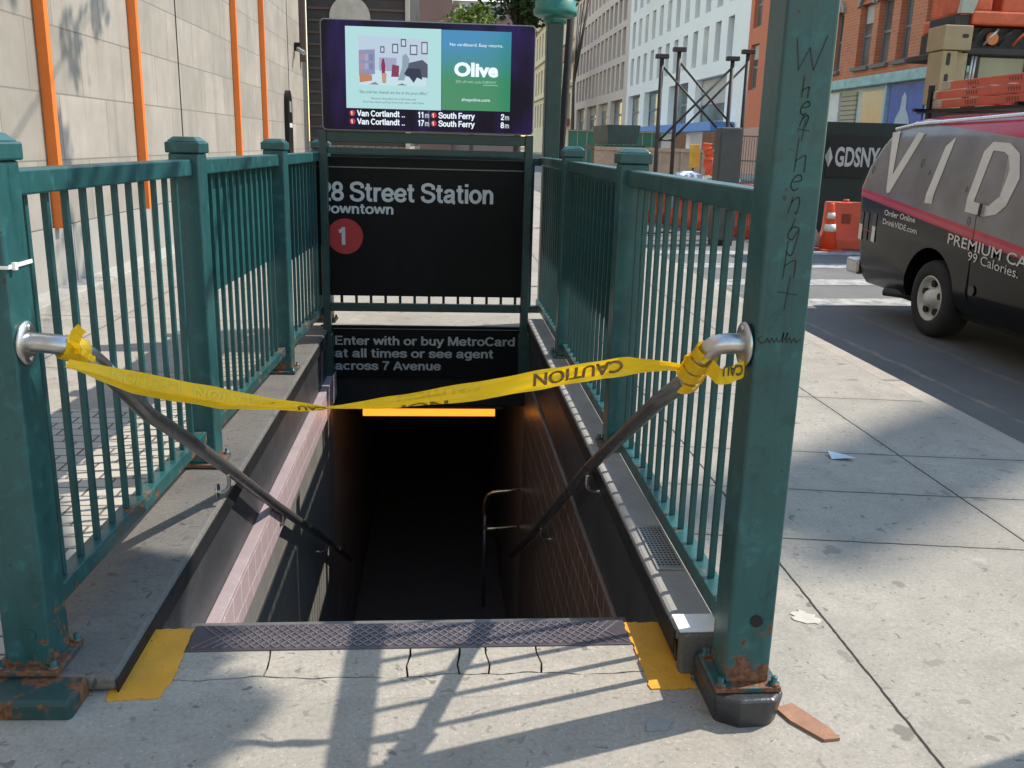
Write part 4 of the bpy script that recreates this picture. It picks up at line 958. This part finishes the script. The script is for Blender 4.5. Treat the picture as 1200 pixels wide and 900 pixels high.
tree('darker street tree right of the screen top, deep green crown', 2.9, 37, 5.6, [(2.9, 37, 7.6, 1.9, 2.4, 1.9), (4.0, 39, 8.2, 1.6, 2.2, 1.8), (3.3, 36, 7.0, 1.6, 1.6, 1.2)], .12, lf1, 150, 60, 11)
tree('lighter yellow green street tree behind the screen top edge', 1.6, 52, 6.4, [(1.7, 52, 7.2, 1.8, 2, 1.3)], .13, lf2, 75, 60, 12)
tree('far street tree in front of the cream building', 12.6, 92, 9, [(13.0, 92, 18.5, 2.2, 3, 2.2)], .2, lf1, 30, 40, 13, .2)
# added unseen tree: its leaf clumps are placed to shade sidewalk and stone wall
tree('unseen tree added right of the frame to shade the sidewalk', 2.75, 2.2, 4.6, [(2.85, 3.4, 5.0, .42, .5, .35), (2.6, 3.3, 4.7, .4, .55, .35), (2.55, 3.9, 4.9, .4, .4, .35), (1.2, 10.2, 8.6, 2.2, 3.2, 1.0), (3.6, .4, 8, 1.2, 1.5, 1.4)], .09, lf1, 120, 55, 21, .15)

# added unseen crane: its jib is placed to throw soft shade on the sidewalk
tc = thing('added_shade_crane', 'unseen pale crane added beyond the right edge to shade the sidewalk', 'crane', (35.6, 20.5, VGROUND))
crn = M('crane_paint', (.5, .5, .48), .5)
mm = MB()
for a in (-.8, .8):
    for b_ in (-.8, .8): mm.tube([(35.6+a, 20.5+b_, VGROUND), (35.6+a, 20.5+b_, 25.5)], .11, 8)
for i in range(16):
    z0 = i*1.6
    for a in (-.8, .8): mm.tube([(35.6+a, 19.7, z0), (35.6+a, 21.3, z0+1.6)], .05, 6); mm.tube([(34.8, 20.5+a, z0), (36.4, 20.5+a, z0+1.6)], .05, 6)
mm.build('mast', crn, tc)
jd = Vector((.8, .6, 0)); jn = Vector((-.6, .8, 0)); jc = Vector((21.15, 9.65, 25.8))
jb = MB()
for t0, t1, w_ in ((0, 30, .36),):
    for o_ in (-w_, w_): jb.tube([jc+jd*t0+jn*o_, jc+jd*t1+jn*o_], .12, 8)
    jb.tube([jc+jd*t0+Vector((0, 0, 1.1)), jc+jd*t1+Vector((0, 0, 1.1))], .12, 8)
    for i in range(int((t1-t0)/.9)):
        p = jc+jd*(t0+i*.9); q_ = p+jd*.45
        for o_ in (-w_, w_): jb.tube([p+jn*o_, q_+Vector((0, 0, 1.1))], .05, 6); jb.tube([q_+Vector((0, 0, 1.1)), p+jd*.9+jn*o_], .05, 6)
jb.build('jib', crn, tc)
jw_ = MB(); jw_.obox(jc+jd*14-Vector((0, 0, .14)), jd, jn, (0, 0, 1), 14, .26, .03); jw_.build('walkway', M('crane_walkway', (.2, .2, .2), .6), tc)
MB().box(34.2, 37.0, 19.3, 21.7, 24.6, 25.6).build('slewing_platform', crn, tc)
MB().box(33.6, 35.0, 18.2, 19.5, 23.0, 25.0).build('operator_cab', M('crane_cab', (.3, .3, .3), .4), tc)
# ================================================================== VAN
VX, VG = 4.46, VGROUND
def side_x(z): return VX+(.18*(z-1.15) if z > 1.15 else (.10*max(0, .45-z) if z < .45 else 0))
def van_wrap():
    m, t, b = nodes('van_wrap'); q = NT(t); o = q.sep(); y_, z_ = o[1], o[2]
    top = q.math('MULTIPLY_ADD', y_, .108, .83-.108*6.77); bot = q.math('MULTIPLY_ADD', y_, .111, .738-.111*6.77)
    v = q.n('TexVoronoi'); v.inputs['Scale'].default_value = 7; q.l(q.comb(0, y_, q.math('MULTIPLY', z_, .8)), v.inputs['Vector'])
    cs = q.n('SeparateColor'); q.l(v.outputs['Color'], cs.inputs[0])
    drop = q.math('MULTIPLY', q.math('LESS_THAN', v.outputs['Distance'], q.math('MULTIPLY', cs.outputs[0], .26)), q.math('GREATER_THAN', cs.outputs[1], .62))
    grey = q.mix(q.ramp(q.noise(2.2, 3), .3, .7), (.17, .163, .172), (.25, .24, .25))
    grey = q.mix(q.math('MULTIPLY', drop, q.ramp(v.outputs['Distance'], .0, .22)), grey, (.075, .07, .078))
    rd = q.mix(q.ramp(q.noise(4, 3), .3, .7), (.42, .035, .065), (.52, .05, .09))
    col = q.mix(q.math('GREATER_THAN', z_, bot), (.007, .0065, .007), rd)
    edge = q.math('LESS_THAN', q.math('ABSOLUTE', q.math('SUBTRACT', z_, q.math('ADD', bot, .035))), .018)
    col = q.mix(q.math('MULTIPLY', edge, .5), col, (.5, .12, .15))
    col = q.mix(q.math('GREATER_THAN', z_, top), col, grey)
    rf = q.math('GREATER_THAN', z_, q.math('MULTIPLY_ADD', y_, .0917, 1.755-.0917*8.3))
    col = q.mix(rf, col, rd)
    q.l(col, b.inputs['Base Color']); b.inputs['Roughness'].default_value = .18; b.inputs['Specular IOR Level'].default_value = .22
    q.bump(q.noise(3, 2), .12, .02, b); return m
van = thing('delivery_van', 'black and grey wrapped delivery van with red stripe, ladders on roof', 'van', (5.4, 7.1, VG))
def van_body():
    vs = []; levels = [.17, .24, .36, .78, 1.10, 1.15, 1.36, 1.56, 1.66, 1.75, 1.82, 1.87, 1.89]
    rear = [9.58, 9.62, 9.66, 9.74, 9.80, 9.80, 9.74, 9.58, 9.46, 9.28, 9.15, 8.95, 8.6]; inset = [.04, .01, 0, 0, 0, 0, 0, 0, 0, .015, .06, .22, .5]
    N = None
    for z, ry, ins in zip(levels, rear, inset):
        x0 = side_x(z)+ins; x1 = VX+1.95-(side_x(z)-VX)-ins; y0 = 4.5+(.0 if z < 1 else (z-1)*.75)+ins; y1 = ry
        rad = .16; pts = []
        for cx, cy, a0 in ((x1-rad, y1-rad, 0), (x0+rad, y1-rad, 90), (x0+rad, y0+rad, 180), (x1-rad, y0+rad, 270)):
            for i in range(7): a = R(a0+90*i/6); pts.append((cx+rad*math.cos(a), cy+rad*math.sin(a), z))
        N = len(pts); vs += pts
    fs = []
    for l in range(len(levels)-1):
        for j in range(N): fs.append((l*N+j, l*N+(j+1) % N, (l+1)*N+(j+1) % N, (l+1)*N+j))
    fs.append(tuple(range(N))[::-1]); fs.append(tuple(range((len(levels)-1)*N, len(levels)*N)))
    b = MB(); b.faces(vs, fs, True)
    o = b.build('body', van_wrap(), van)
    cut = MB()
    for y_ in (8.12, 4.95): cut.cyl((VX+.1, y_, .22), (1, 0, 0), .46, .72, 36)
    for y_ in (8.12, 4.95): cut.cyl((VX+1.85, y_, .22), (1, 0, 0), .46, .72, 36)
    co = cut.build('cutter', black); co.location = o.location+van.location
    bl = o.modifiers.new('arch', 'BOOLEAN'); bl.object = co; bl.operation = 'DIFFERENCE'; bl.solver = 'EXACT'
    bpy.context.view_layer.update()
    dg = bpy.context.evaluated_depsgraph_get(); me = bpy.data.meshes.new_from_object(o.evaluated_get(dg))
    o.modifiers.clear(); o.data = me
    bm_ = bmesh.new(); bm_.from_mesh(me)
    for e_ in bm_.edges:
        if len(e_.link_faces) == 2 and e_.calc_face_angle(0) > R(34): e_.smooth = False
    bm_.to_mesh(me); bm_.free(); bpy.data.objects.remove(co)
    return o
van_b = van_body()
def vp(y_, z_, lift=.004): return Vector((side_x(z_)-lift, y_, z_))
vmat = M('van_lettering', (.62, .60, .58), .5, 0, .1, 5)
def vpoly(name, pts, par=van, mat=vmat, lift=.005):
    bm_ = bmesh.new(); f = bm_.faces.new([bm_.verts.new((0, a, b_)) for a, b_ in pts]); bmesh.ops.triangulate(bm_, faces=[f])
    zs = [z for _, z in pts]
    if min(zs) < 1.15 < max(zs):
        bmesh.ops.bisect_plane(bm_, geom=bm_.verts[:]+bm_.edges[:]+bm_.faces[:], plane_co=(0, 0, 1.15), plane_no=(0, 0, 1))
    bm_.verts.index_update(); m = MB(); m.faces([vp(v.co.y, v.co.z, lift) for v in bm_.verts], [tuple(v.index for v in f_.verts) for f_ in bm_.faces]); bm_.free()
    return m.build(name, mat, par)
vpoly('letter', [(9.33, 1.71), (9.18, 1.73), (9.075, 1.30), (8.81, 1.71), (8.68, 1.70), (9.03, 1.13), (9.10, 1.12)])
vpoly('letter', [(8.24, 1.58), (8.11, 1.66), (8.205, 1.07), (8.34, 1.07)])
Do = [(7.65, 1.04), (7.61, 1.54), (7.52, 1.62), (7.28, 1.61), (7.11, 1.53), (7.01, 1.34), (7.07, 1.13), (7.19, 1.05), (7.36, 1.02)]
Di = [(7.53, 1.13), (7.48, 1.55), (7.32, 1.54), (7.25, 1.51), (7.17, 1.40), (7.19, 1.19), (7.31, 1.11)]
vpoly('letter', [(7.65, 1.04), (7.61, 1.54), (7.52, 1.62), (7.48, 1.55), (7.53, 1.13)]); vpoly('letter', [(7.52, 1.62), (7.28, 1.61), (7.11, 1.53), (7.25, 1.51), (7.32, 1.54), (7.48, 1.55)], lift=.006)
vpoly('letter', [(7.11, 1.53), (7.01, 1.34), (7.07, 1.13), (7.19, 1.19), (7.17, 1.40), (7.25, 1.51)]); vpoly('letter', [(7.07, 1.13), (7.19, 1.05), (7.36, 1.02), (7.65, 1.04), (7.53, 1.13), (7.31, 1.11), (7.19, 1.19)], lift=.006)
for pts in ([(6.75, 1.0), (6.7, 1.55), (6.57, 1.55), (6.62, 1.0)], [(6.57, 1.55), (6.1, 1.5), (6.1, 1.42), (6.57, 1.46)], [(6.6, 1.3), (6.2, 1.27), (6.2, 1.19), (6.6, 1.22)], [(6.62, 1.0), (6.15, .97), (6.15, 1.06), (6.61, 1.09)]): vpoly('letter', pts, lift=.007)
def van_text(s, y_, z_, cap, w, slope=.03, bold=.0):
    lettering(s, vmat, van, 'lettering', (0, 0, 0), X_, Z_, cap, w, bold=bold, fn=lambda u, v: vp(y_-u, z_+v+u*slope*-1, .004))
van_text('Order Online', 9.09, .905, .052, .63, .045, .012); van_text('DrinkVIDE.com', 9.10, .815, .052, .70, .055, .012)
van_text('PREMIUM CANNED', 7.85, .752, .088, 1.72, .066, .008); van_text('99 Calories.', 7.50, .645, .075, .72, .075, .0)
for y_ in (9.62, 9.32):
    cn = vpoly('printed_can', [(y_, .62), (y_-.075, .61), (y_-.075, .77), (y_, .78)], mat=vmat); vpoly('can_top', [(y_, .785), (y_-.075, .775), (y_-.075, .90), (y_, .91)], mat=M('can_grey', (.05, .05, .055), .4))
vpoly('printed_can', [(9.5, .62), (9.42, .615), (9.42, .90), (9.5, .905)], mat=M('can_dark', (.03, .03, .034), .35)); vpoly('can_line', [(9.545, .725), (9.32, .71), (9.32, .72), (9.545, .735)], mat=red, lift=.008)
vpoly('door_handle', [(7.415, 1.02), (7.365, 1.015), (7.35, 1.12), (7.40, 1.125)], mat=black, lift=.03)
MB().cyl((VX-.003, 7.38, .40), (1, 0, 0), .045, .006, 16).build('fuel_cap', M('van_black', (.014, .014, .015), .3), van)
sm2 = MB(); sm2.box(VX-.0015, VX+.01, 7.468, 7.476, .3, 1.10); sm2.box(VX-.0015, VX+.01, 5.7, 5.708, .3, 1.10); sm2.build('panel_gap', M('gap_black', (.005, .005, .005), .7), van)
MB().tube([vp(9.3, 1.745, -.01), vp(8.9, 1.79, -.02), vp(7.0, 1.84, -.03), vp(5.2, 1.85, -.04)], .016, 10).build('roof_gutter', M('gutter_alloy', (.75, .75, .8), .3, .8), van)
MB().box(VX-.012, VX+1.96, 9.56, 9.83, .235, .40).build('rear_bumper', chrome, van, bevel=.03, seg=3)
MB().tube([(VX-.02, 8.85, .16), (VX+.3, 8.4, .17)], .04, 14).build('exhaust_pipe', M('sooty_pipe', (.03, .03, .03), .6), van)
MB().box(VX+.16, VX+1.8, 4.6, 9.2, .1, .2).build('underbody', M('underbody_black', (.01, .01, .01), .8), van)
def wheel(x, y_, s):
    w = thing('wheel', '', '', (0, 0, 0)); del w['label']; del w['category']; bpy.data.objects.remove(w)
    z = VG+.352
    ty = MB().lathe((x, y_, z), [(.20, .07*s), (.20, -.005*s), (.235, -.02*s), (.30, -.022*s), (.335, -.008*s), (.352, .03*s), (.352, .19*s), (.33, .22*s), (.2, .22*s)], 40, 'x').build('tyre', M('tyre_rubber', (.018, .018, .019), .85, 0, .2, 9), van)
    MB().lathe((x, y_, z), [(.205, .065*s), (.205, 0), (.212, -.012*s), (.20, -.018*s), (.185, .01*s), (.16, .035*s), (.12, .03*s), (.085, .012*s), (.075, -.025*s), (.06, -.04*s), (.02, -.045*s)], 40, 'x').build('rim', M('wheel_alloy', (.55, .53, .50), .35, .25, .2, 9), ty)
    for i in range(5): a = R(72*i+20); MB().cyl((x+.018*s, y_+.138*math.cos(a), z+.138*math.sin(a)), (1, 0, 0), .032, .03, 14).build('rim_hole', M('rim_hole_black', (.01, .01, .01), .8), ty)
for y_ in (8.07, 4.95): wheel(VX+.035, y_, 1); wheel(VX+1.90, y_, -1)
# roof rack and ladders
rk = MB()
for y_ in (9.25, 7.55, 5.8):
    for x in (4.86, 5.95): rk.box(x-.018, x+.018, y_-.03, y_+.03, 1.82, 2.17)
    rk.box(4.70, 6.12, y_-.025, y_+.025, 1.915, 1.945)
for x in (4.80, 6.0): rk.box(x-.015, x+.015, 5.7, 9.35, 1.9, 1.93)
rk2 = rk
rk2.build('roof_rack', black, van)
lad_or = M('orange_fibreglass', (.55, .085, .035), .45, 0, .15, 5, bump=.1); lad_end = M('ladder_end', (.42, .36, .28), .7, 0, .2, 9); lad_al = M('ladder_rung', (.5, .5, .5), .4, .7)
for i, (z, y1, lab) in enumerate(((1.95, 9.22, 'lowest of the three orange ladders stacked on the van roof'), (2.035, 9.35, 'middle orange ladder in the stack on the van roof'), (2.12, 9.10, 'topmost orange ladder in the stack on the van roof'))):
    l = thing('ladder', lab, 'ladder', (5.0, 7.2, z), 'orange ladders on the van roof')
    for x in (4.885, 5.33):
        m = MB().box(x-.014, x+.014, 5.2, y1-.18, z, z+.072).build('side_rail', lad_or, l, bevel=.004)
        MB().box(x-.017, x+.017, y1-.179, y1, z-.003, z+.075).build('end_cap', lad_end, m, bevel=.006)
        mk = MB()
        for g in (8.6, 7.95, 6.9):
            for q_ in range(5): mk.quad(*[(x-.0152, g-q_*.04+dy, z+dz) for dy, dz in ((0, .018), (.018, .018), (.036, .055), (.018, .055))])
        mk.build('stripe_marks', M('ladder_mark', (.16, .03, .02), .6), m)
    rg = MB(); 
    for j in range(13): rg.tube([(4.9, 5.35+j*.29, z+.036), (5.315, 5.35+j*.29, z+.036)], .014, 8)
    rg.build('rungs', lad_al, l)

# ================================================================== STREET CLUTTER
# construction fence with lettering
cf = thing('construction_fence', 'dark green plywood construction fence lettered GDSNY behind the van', 'fence', (9.5, 19, VG))
MB().box(7.35, 14, 19.0, 19.08, VG, 2.11).build('panels', M('dark_green_ply', (.016, .028, .026), .6, 0, .2, 1.5), cf)
fj = MB()
for i in (0, 2, 3, 4): fj.box(7.35+1.22*i, 7.38+1.22*i, 18.985, 18.999, VG, 2.1)
fj.build('battens', M('batten_green', (.012, .02, .019), .6), cf)
MB().box(7.93, 9.62, 18.9835, 18.9842, 1.0, 1.85).build('board', M('board_black', (.012, .014, .014), .5), cf)
lettering('GDSNY', greywhite, cf, 'lettering', (8.10, 18.981, 1.24), X_, Z_, .36, .95, bold=.03)
d1 = MB().quad((7.88, 18.981, 1.42), (7.97, 18.981, 1.2), (7.97, 18.981, 1.62)).build('emblem', M('emblem_grey', (.3, .36, .34), .5), cf)
MB().quad((7.972, 18.981, 1.2), (8.05, 18.981, 1.40), (7.972, 18.981, 1.62)).build('emblem', greywhite, cf)
def cone(x, y_, lab):
    c = thing('traffic_cone', lab, 'traffic cone', (x, y_, VG), 'traffic cones in the street')
    MB().box(x-.19, x+.19, y_-.19, y_+.19, VG, VG+.035).build('base', M('cone_base', (.5, .06, .025), .6), c, bevel=.01)
    prof = [(.15, .036), (.034, .78), (.024, .80)]
    MB().lathe((x, y_, VG), prof, 24).build('cone_body', M('cone_orange', (.75, .075, .02), .45), c)
    for z0, z1 in ((.33, .45), (.54, .64)): 
        f = lambda z: .15+(.034-.15)*(z-.036)/(.744)
        MB().lathe((x, y_, VG), [(f(z0)+.003, z0), (f(z1)+.003, z1)], 24).build('reflective_band', M('cone_band', (.75, .72, .68), .4), c)
cone(6.62, 15.4, 'orange traffic cone with white bands beside the tall post')
def barrier(x, y_, ln, rot, lab, mat, h=.8, grp='plastic barriers along the works'):
    b = thing('barrier', lab, 'barrier', (x, y_, VG), grp); b.rotation_euler = (0, 0, rot)
    m = MB(); m.prism([(-.28, 0), (.28, 0), (.28, .18), (.15, .36), (.11, h), (-.11, h), (-.15, .36), (-.28, .18)], 1, -ln/2, ln/2)
    o = m.build('shell', mat, b, bevel=.02); o.location = (0, 0, 0)
    s = MB()
    for i in (-.3, 0, .3): s.box(-.16, .16, i*ln-.07, i*ln+.07, h*.55, h*.75)
    o = s.build('fork_slot', M('slot_dark_red', (.22, .03, .015), .6), b); o.location = (0, 0, 0)
    o = MB().cyl((0, ln*.3, h+.02), (0, 0, 1), .05, .05, 14).build('filler_cap', mat, b); o.location = (0, 0, 0)
bor = M('barrier_orange', (.58, .075, .03), .5, 0, .15, 3)
barrier(7.55, 15.75, 1.7, R(80), 'orange plastic barrier between the cone and the van', bor)
for i, (x, y_, lab) in enumerate(((5.95, 17.9, 'orange red barrier nearest the tall post, seen through railing'), (5.45, 19.6, 'orange red barrier in the middle of the row seen through the railing'), (4.95, 21.3, 'orange red barrier farthest along the row seen through the railing'))):
    barrier(x, y_, 1.6, R(15), lab, bor, 1.0)
barrier(6.35, 16.4, 1.0, R(10), 'pale concrete barrier end beside the orange row', M('barrier_white', (.6, .58, .52), .7, 0, .2, 4), .8)
# shoring towers
sh = M('shoring_dark', (.05, .042, .042), .6, .2, .3, 4)
posts_s = [(4.10, 17.9, 3.2), (4.47, 18.1, 3.35), (5.45, 17.9, 3.2), (5.80, 18.1, 3.35)]
sc_ = thing('shoring_frame', 'dark braced scaffold frame of four posts standing in the street', 'scaffold', (5, 18, VG))
for x, y_, h in posts_s:
    p = MB().tube([(x, y_, VG), (x, y_, h-.08)], .04, 10).build('post', sh, sc_)
    MB().box(x-.12, x+.12, y_-.07, y_+.07, h-.08, h, top=(-.0, 0)).build('head_plate', sh, p, bevel=.01)
    MB().box(x-.12, x+.12, y_-.12, y_+.12, VG, VG+.03).build('foot_plate', sh, p)
for a, b_ in (((4.47, 18.1, 3.1), (5.80, 18.1, 1.75)), ((4.47, 18.1, 1.7), (5.80, 18.1, 3.1)), ((4.10, 17.9, 3.0), (5.45, 17.9, 1.7)), ((4.10, 17.9, 1.6), (5.45, 17.9, 3.0))): MB().tube([a, b_], .022, 8).build('brace', sh, sc_)
for z in (1.65, 1.0):
    for a, b_ in (((4.10, 17.9, z), (4.47, 18.1, z)), ((5.45, 17.9, z), (5.80, 18.1, z))): MB().tube([a, b_], .02, 8).build('tie_bar', sh, sc_)
cab = thing('control_cabinet', 'tall dark grey cabinet standing in front of the scaffold', 'cabinet', (4.92, 16, VG))
MB().box(4.72, 5.10, 15.85, 16.2, VG+.08, 1.87).build('cabinet_box', M('cabinet_grey', (.05, .053, .056), .5), cab, bevel=.03)
MB().box(4.75, 5.07, 15.838, 15.849, .2, 1.75).build('door', M('cabinet_door', (.06, .063, .066), .5), cab); MB().box(4.74, 5.08, 15.87, 16.18, VG, VG+.08).build('plinth', black, cab)
mf = thing('mesh_fence', 'grey wire mesh fence panel behind the dark cabinet', 'fence', (5.7, 17, VG))
for x in (5.2, 6.05): MB().tube([(x, 17, VG), (x, 17, 1.78)], .025, 8).build('post', sh, mf)
fm_ = MB()
for i in range(18): fm_.box(5.22+i*.048, 5.228+i*.048, 16.995, 17.005, .1, 1.74)
for z in (.1, .5, .9, 1.3, 1.74): fm_.box(5.2, 6.05, 16.99, 17.01, z, z+.02)
fm_.build('mesh', M('fence_wire', (.11, .10, .09), .5, .4), mf)
# site things down the avenue
def crate_panel(x0, x1, y_, z0, z1, mat, lab, cat, name):
    t = thing(name, lab, cat, ((x0+x1)/2, y_, VG)); MB().box(x0, x1, y_, y_+.06, z0, z1).build('boards', mat, t)
    m = MB()
    n = max(2, int((x1-x0)/.6))
    for i in range(n+1): xx = x0+(x1-x0)*i/n; m.box(xx-.03, xx+.03, y_-.03, y_-.001, z0, z1)
    m.box(x0, x1, y_-.055, y_-.031, z1-.1, z1-.02); m.build('battens', M('batten_wood', (.42, .33, .24), .8), t)
crate_panel(4.4, 8.2, 27, VG, 1.5, M('plywood', (.48, .33, .24), .8, 0, .3, 1.2), 'plywood hoarding with pale battens beyond the railing', 'hoarding', 'plywood_hoarding')
crate_panel(8.0, 14, 60, VG, 2.5, M('green_site_board', (.05, .2, .13), .6), 'long green site hoarding below the tan building', 'hoarding', 'green_hoarding')
sk = thing('dump_container', 'dark green open dump container on a flat trailer', 'container', (5.7, 29.5, VG))
MB().prism([(5.15, 1.6), (6.05, 1.6), (6.15, 2.16), (5.1, 2.16)], 1, 29.2, 32).build('tub', M('container_green', (.03, .06, .055), .6, 0, .3, 2), sk)
MB().box(5.0, 6.3, 29.1, 33, 1.42, 1.55).build('trailer_bed', sh, sk)
for y_ in (30, 32): 
    for x in (5.1, 6.2): MB().cyl((x, y_, .35), (1, 0, 0), .46, .25, 18).build('wheel', M('tyre_rubber', (.018, .018, .019), .85), sk)
MB().box(5.2, 6.1, 29.3, 32.8, .7, 1.42).build('chassis', sh, sk)
for (x, y_, w, h, c, lab) in ((4.75, 21.5, .9, .95, (.16, .15, .11), 'olive tarp covered pallet beside the scaffold posts'), (6.1, 21.8, .9, .9, (.18, .17, .12), 'khaki tarp covered pallet right of the blue sheeting'), (5.45, 20.6, .75, 1.0, (.30, .36, .50), 'pale blue plastic sheeting heaped on a pallet'), (6.0, 19.2, .5, .95, (.22, .28, .45), 'darker blue plastic bundle next to the cabinet')):
    t = thing('covered_pallet', lab, 'pallet', (x, y_, VG), 'covered pallets in the works')
    r_ = random.Random(int(x*100)); vs = []; n = 24; lv_ = [(1.0, .1), (1.02, .35), (.98, .6), (.92, .82), (.7, .95), (.35, 1.0)]
    for s_, hh in lv_:
        for j in range(n):
            a = 2*math.pi*j/n; rr3 = w/2*s_*(1/max(abs(math.cos(a)), abs(math.sin(a))))**.75*(1+r_.uniform(-.09, .09)); vs.append((x+rr3*math.cos(a), y_+rr3*math.sin(a), VG+.12+(h*hh)*(1+r_.uniform(-.03, .03))))
    m = MB(); m.faces(vs, [(l*n+j, l*n+(j+1) % n, (l+1)*n+(j+1) % n, (l+1)*n+j) for l in range(5) for j in range(n)]+[tuple(5*n+j for j in range(n))], False)
    m.build('cover', M('cover_%d' % int(x*100), c, .45, 0, .35, 5), t)
    pm_ = MB(); 
    for i in (-.4, 0, .4): pm_.box(x+i*w-.05, x+i*w+.05, y_-w/2, y_+w/2, VG, VG+.1)
    for i in range(5): pm_.box(x-w/2, x+w/2, y_-w/2+i*w/4.6, y_-w/2+i*w/4.6+.09, VG+.1, VG+.12)
    pm_.build('pallet_base', M('pallet_wood', (.3, .22, .14), .8), t)
nt_ = thing('safety_netting', 'bright orange safety netting draped over a pole', 'netting', (7.15, 25, VG))
MB().tube([(7.13, 25, VG), (7.13, 25, 1.66)], .03, 8).build('pole', sh, nt_)
ribbon([(7.1, 24.95, 1.66), (7.08, 24.9, 1.5), (7.16, 24.9, 1.35), (7.12, 24.9, 1.15), (7.22, 24.9, .8), (7.1, 24.9, .3)], .12, (1, 0, .2), 'net', nt_, M('net_orange', (.8, .10, .03), .6), .03)
yb = thing('site_sign', 'small yellow site board on a post beside the netting', 'sign', (6.82, 25.2, VG))
MB().box(6.68, 6.95, 25.15, 25.19, 1.0, 1.62).build('board', M('site_yellow', (.8, .45, .06), .6), yb, bevel=.01); MB().tube([(6.82, 25.22, VG), (6.82, 25.22, 1.5)], .03, 8).build('post', sh, yb)
# dark sign pole behind the lamp post
spn = thing('sign_pole', 'thin dark leaning pole just right of the green lamp post', 'pole', (1.27, 10, 0))
MB().tube([(1.24, 10, 0), (1.26, 10, 1.4), (1.33, 10, 3.2)], .04, 10).build('pole', M('flat_black', (.008, .008, .009), .85), spn); MB().lathe((1.26, 10, 0), [(.12, 0), (.12, .03), (.06, .06)], 16).build('foot', black, spn)
# drilling rig beyond the van
mr = thing('drill_rig', 'orange and tan construction rig towering behind the van', 'machine', (8.6, 14.6, VG))
tan_p = M('rig_tan', (.36, .27, .15), .6, 0, .15, 4); rig_or = M('rig_orange', (.62, .10, .03), .5, 0, .3, 5); rig_dk = M('rig_dark', (.035, .03, .028), .6, .2, .3, 5)
def plate_holes(x0, x1, z0, z1, holes, y0, y1, name):
    m = MB(); m.box(x0, x1, y0, y1, z0, z1); o = m.build(name, tan_p, mr, bevel=.015)
    h_ = MB()
    for (hx, hz, w, h) in holes: h_.prism(rrect(hx-w, hx+w, hz-h, hz+h, min(w, h)*.9), 1, y0-.004, y0-.001)
    h_.build('slot', rig_dk, o)
plate_holes(7.44, 7.88, 3.03, 3.38, [(7.77, 3.23, .05, .028)], 14.0, 14.5, 'mast_plate')
plate_holes(7.46, 7.70, 2.25, 3.02, [(7.56, 2.9, .03, .09), (7.56, 2.62, .03, .07)], 14.02, 14.45, 'mast')
MB().box(7.72, 7.9, 14.1, 14.4, 2.2, 3.02).build('mast_link', tan_p, mr, bevel=.01)
MB().box(8.5, 10.9, 14.3, 16.2, .55, 2.5).build('chassis', rig_dk, mr, bevel=.04)
MB().box(7.78, 10.6, 14.1, 15.8, 2.98, 3.08).build('cab_roof', rig_dk, mr, bevel=.02)
for x in (7.93, 8.12, 8.95, 9.8): MB().box(x-.04, x+.04, 14.2, 14.28, 2.5, 2.98).build('cab_pillar', rig_dk, mr)
MB().box(8.16, 9.76, 14.24, 14.26, 2.52, 2.96).build('cab_window', glass_dark('rig_glass', (.10, .12, .10), .1, .8), mr)
for i, x in enumerate((7.82, 7.86, 7.99, 8.04)): MB().tube([(x, 14.15, 2.5), (x+.02, 14.15, 2.97)], .018, 8).build('hydraulic_hose', M('hose_pale', (.55, .55, .55), .4, .5), mr)
MB().box(7.95, 10.4, 14.2, 15.7, 3.42, 3.62).build('engine_deck', rig_or, mr, bevel=.03)
MB().box(7.95, 8.3, 14.3, 15.5, 3.62, 4.3).build('engine_cover', rig_or, mr, bevel=.04); MB().box(8.5, 10.3, 14.4, 15.5, 3.62, 4.4).build('engine_cover', rig_or, mr, bevel=.04)
MB().box(7.7, 7.95, 14.25, 15, 3.40, 3.56).build('bracket', rig_dk, mr, bevel=.01)
MB().prism([(7.75, 3.58), (7.95, 3.58), (8.05, 3.95), (7.9, 4.2), (7.8, 3.95)], 1, 14.2, 14.3).build('guard', M('rig_pale', (.4, .42, .36), .6), mr)
MB().box(7.9, 10.4, 14.35, 15.6, 3.1, 3.40).build('pump_bay', rig_dk, mr)
MB().lathe((8.36, 14.28, 3.24), [(.09, 0), (.10, .03), (.06, .07)], 18, 'y').build('hub', M('hub_orange', (.8, .2, .03), .4), mr)
r_ = random.Random(4)
for i in range(9):
    x = 8.0+i*.23; MB().tube(smooth_path([(x, 14.3, 3.14), (x+.05, 14.22, 3.25), (x+.14, 14.24, 3.33), (x+.22, 14.33, 3.38)], 4), .02, 7).build('hose', r_.choice([rig_dk, M('hose_pale', (.55, .55, .55), .4), rig_or]), mr)
MB().box(7.5, 8.6, 14.2, 14.5, 2.28, 2.46).build('mast_foot', rig_dk, mr)
for x in (8.7, 10.5): MB().prism(rrect(14.2, 16.6, VG, .6, .32), 0, x-.22, x+.22).build('crawler_track', rig_dk, mr)
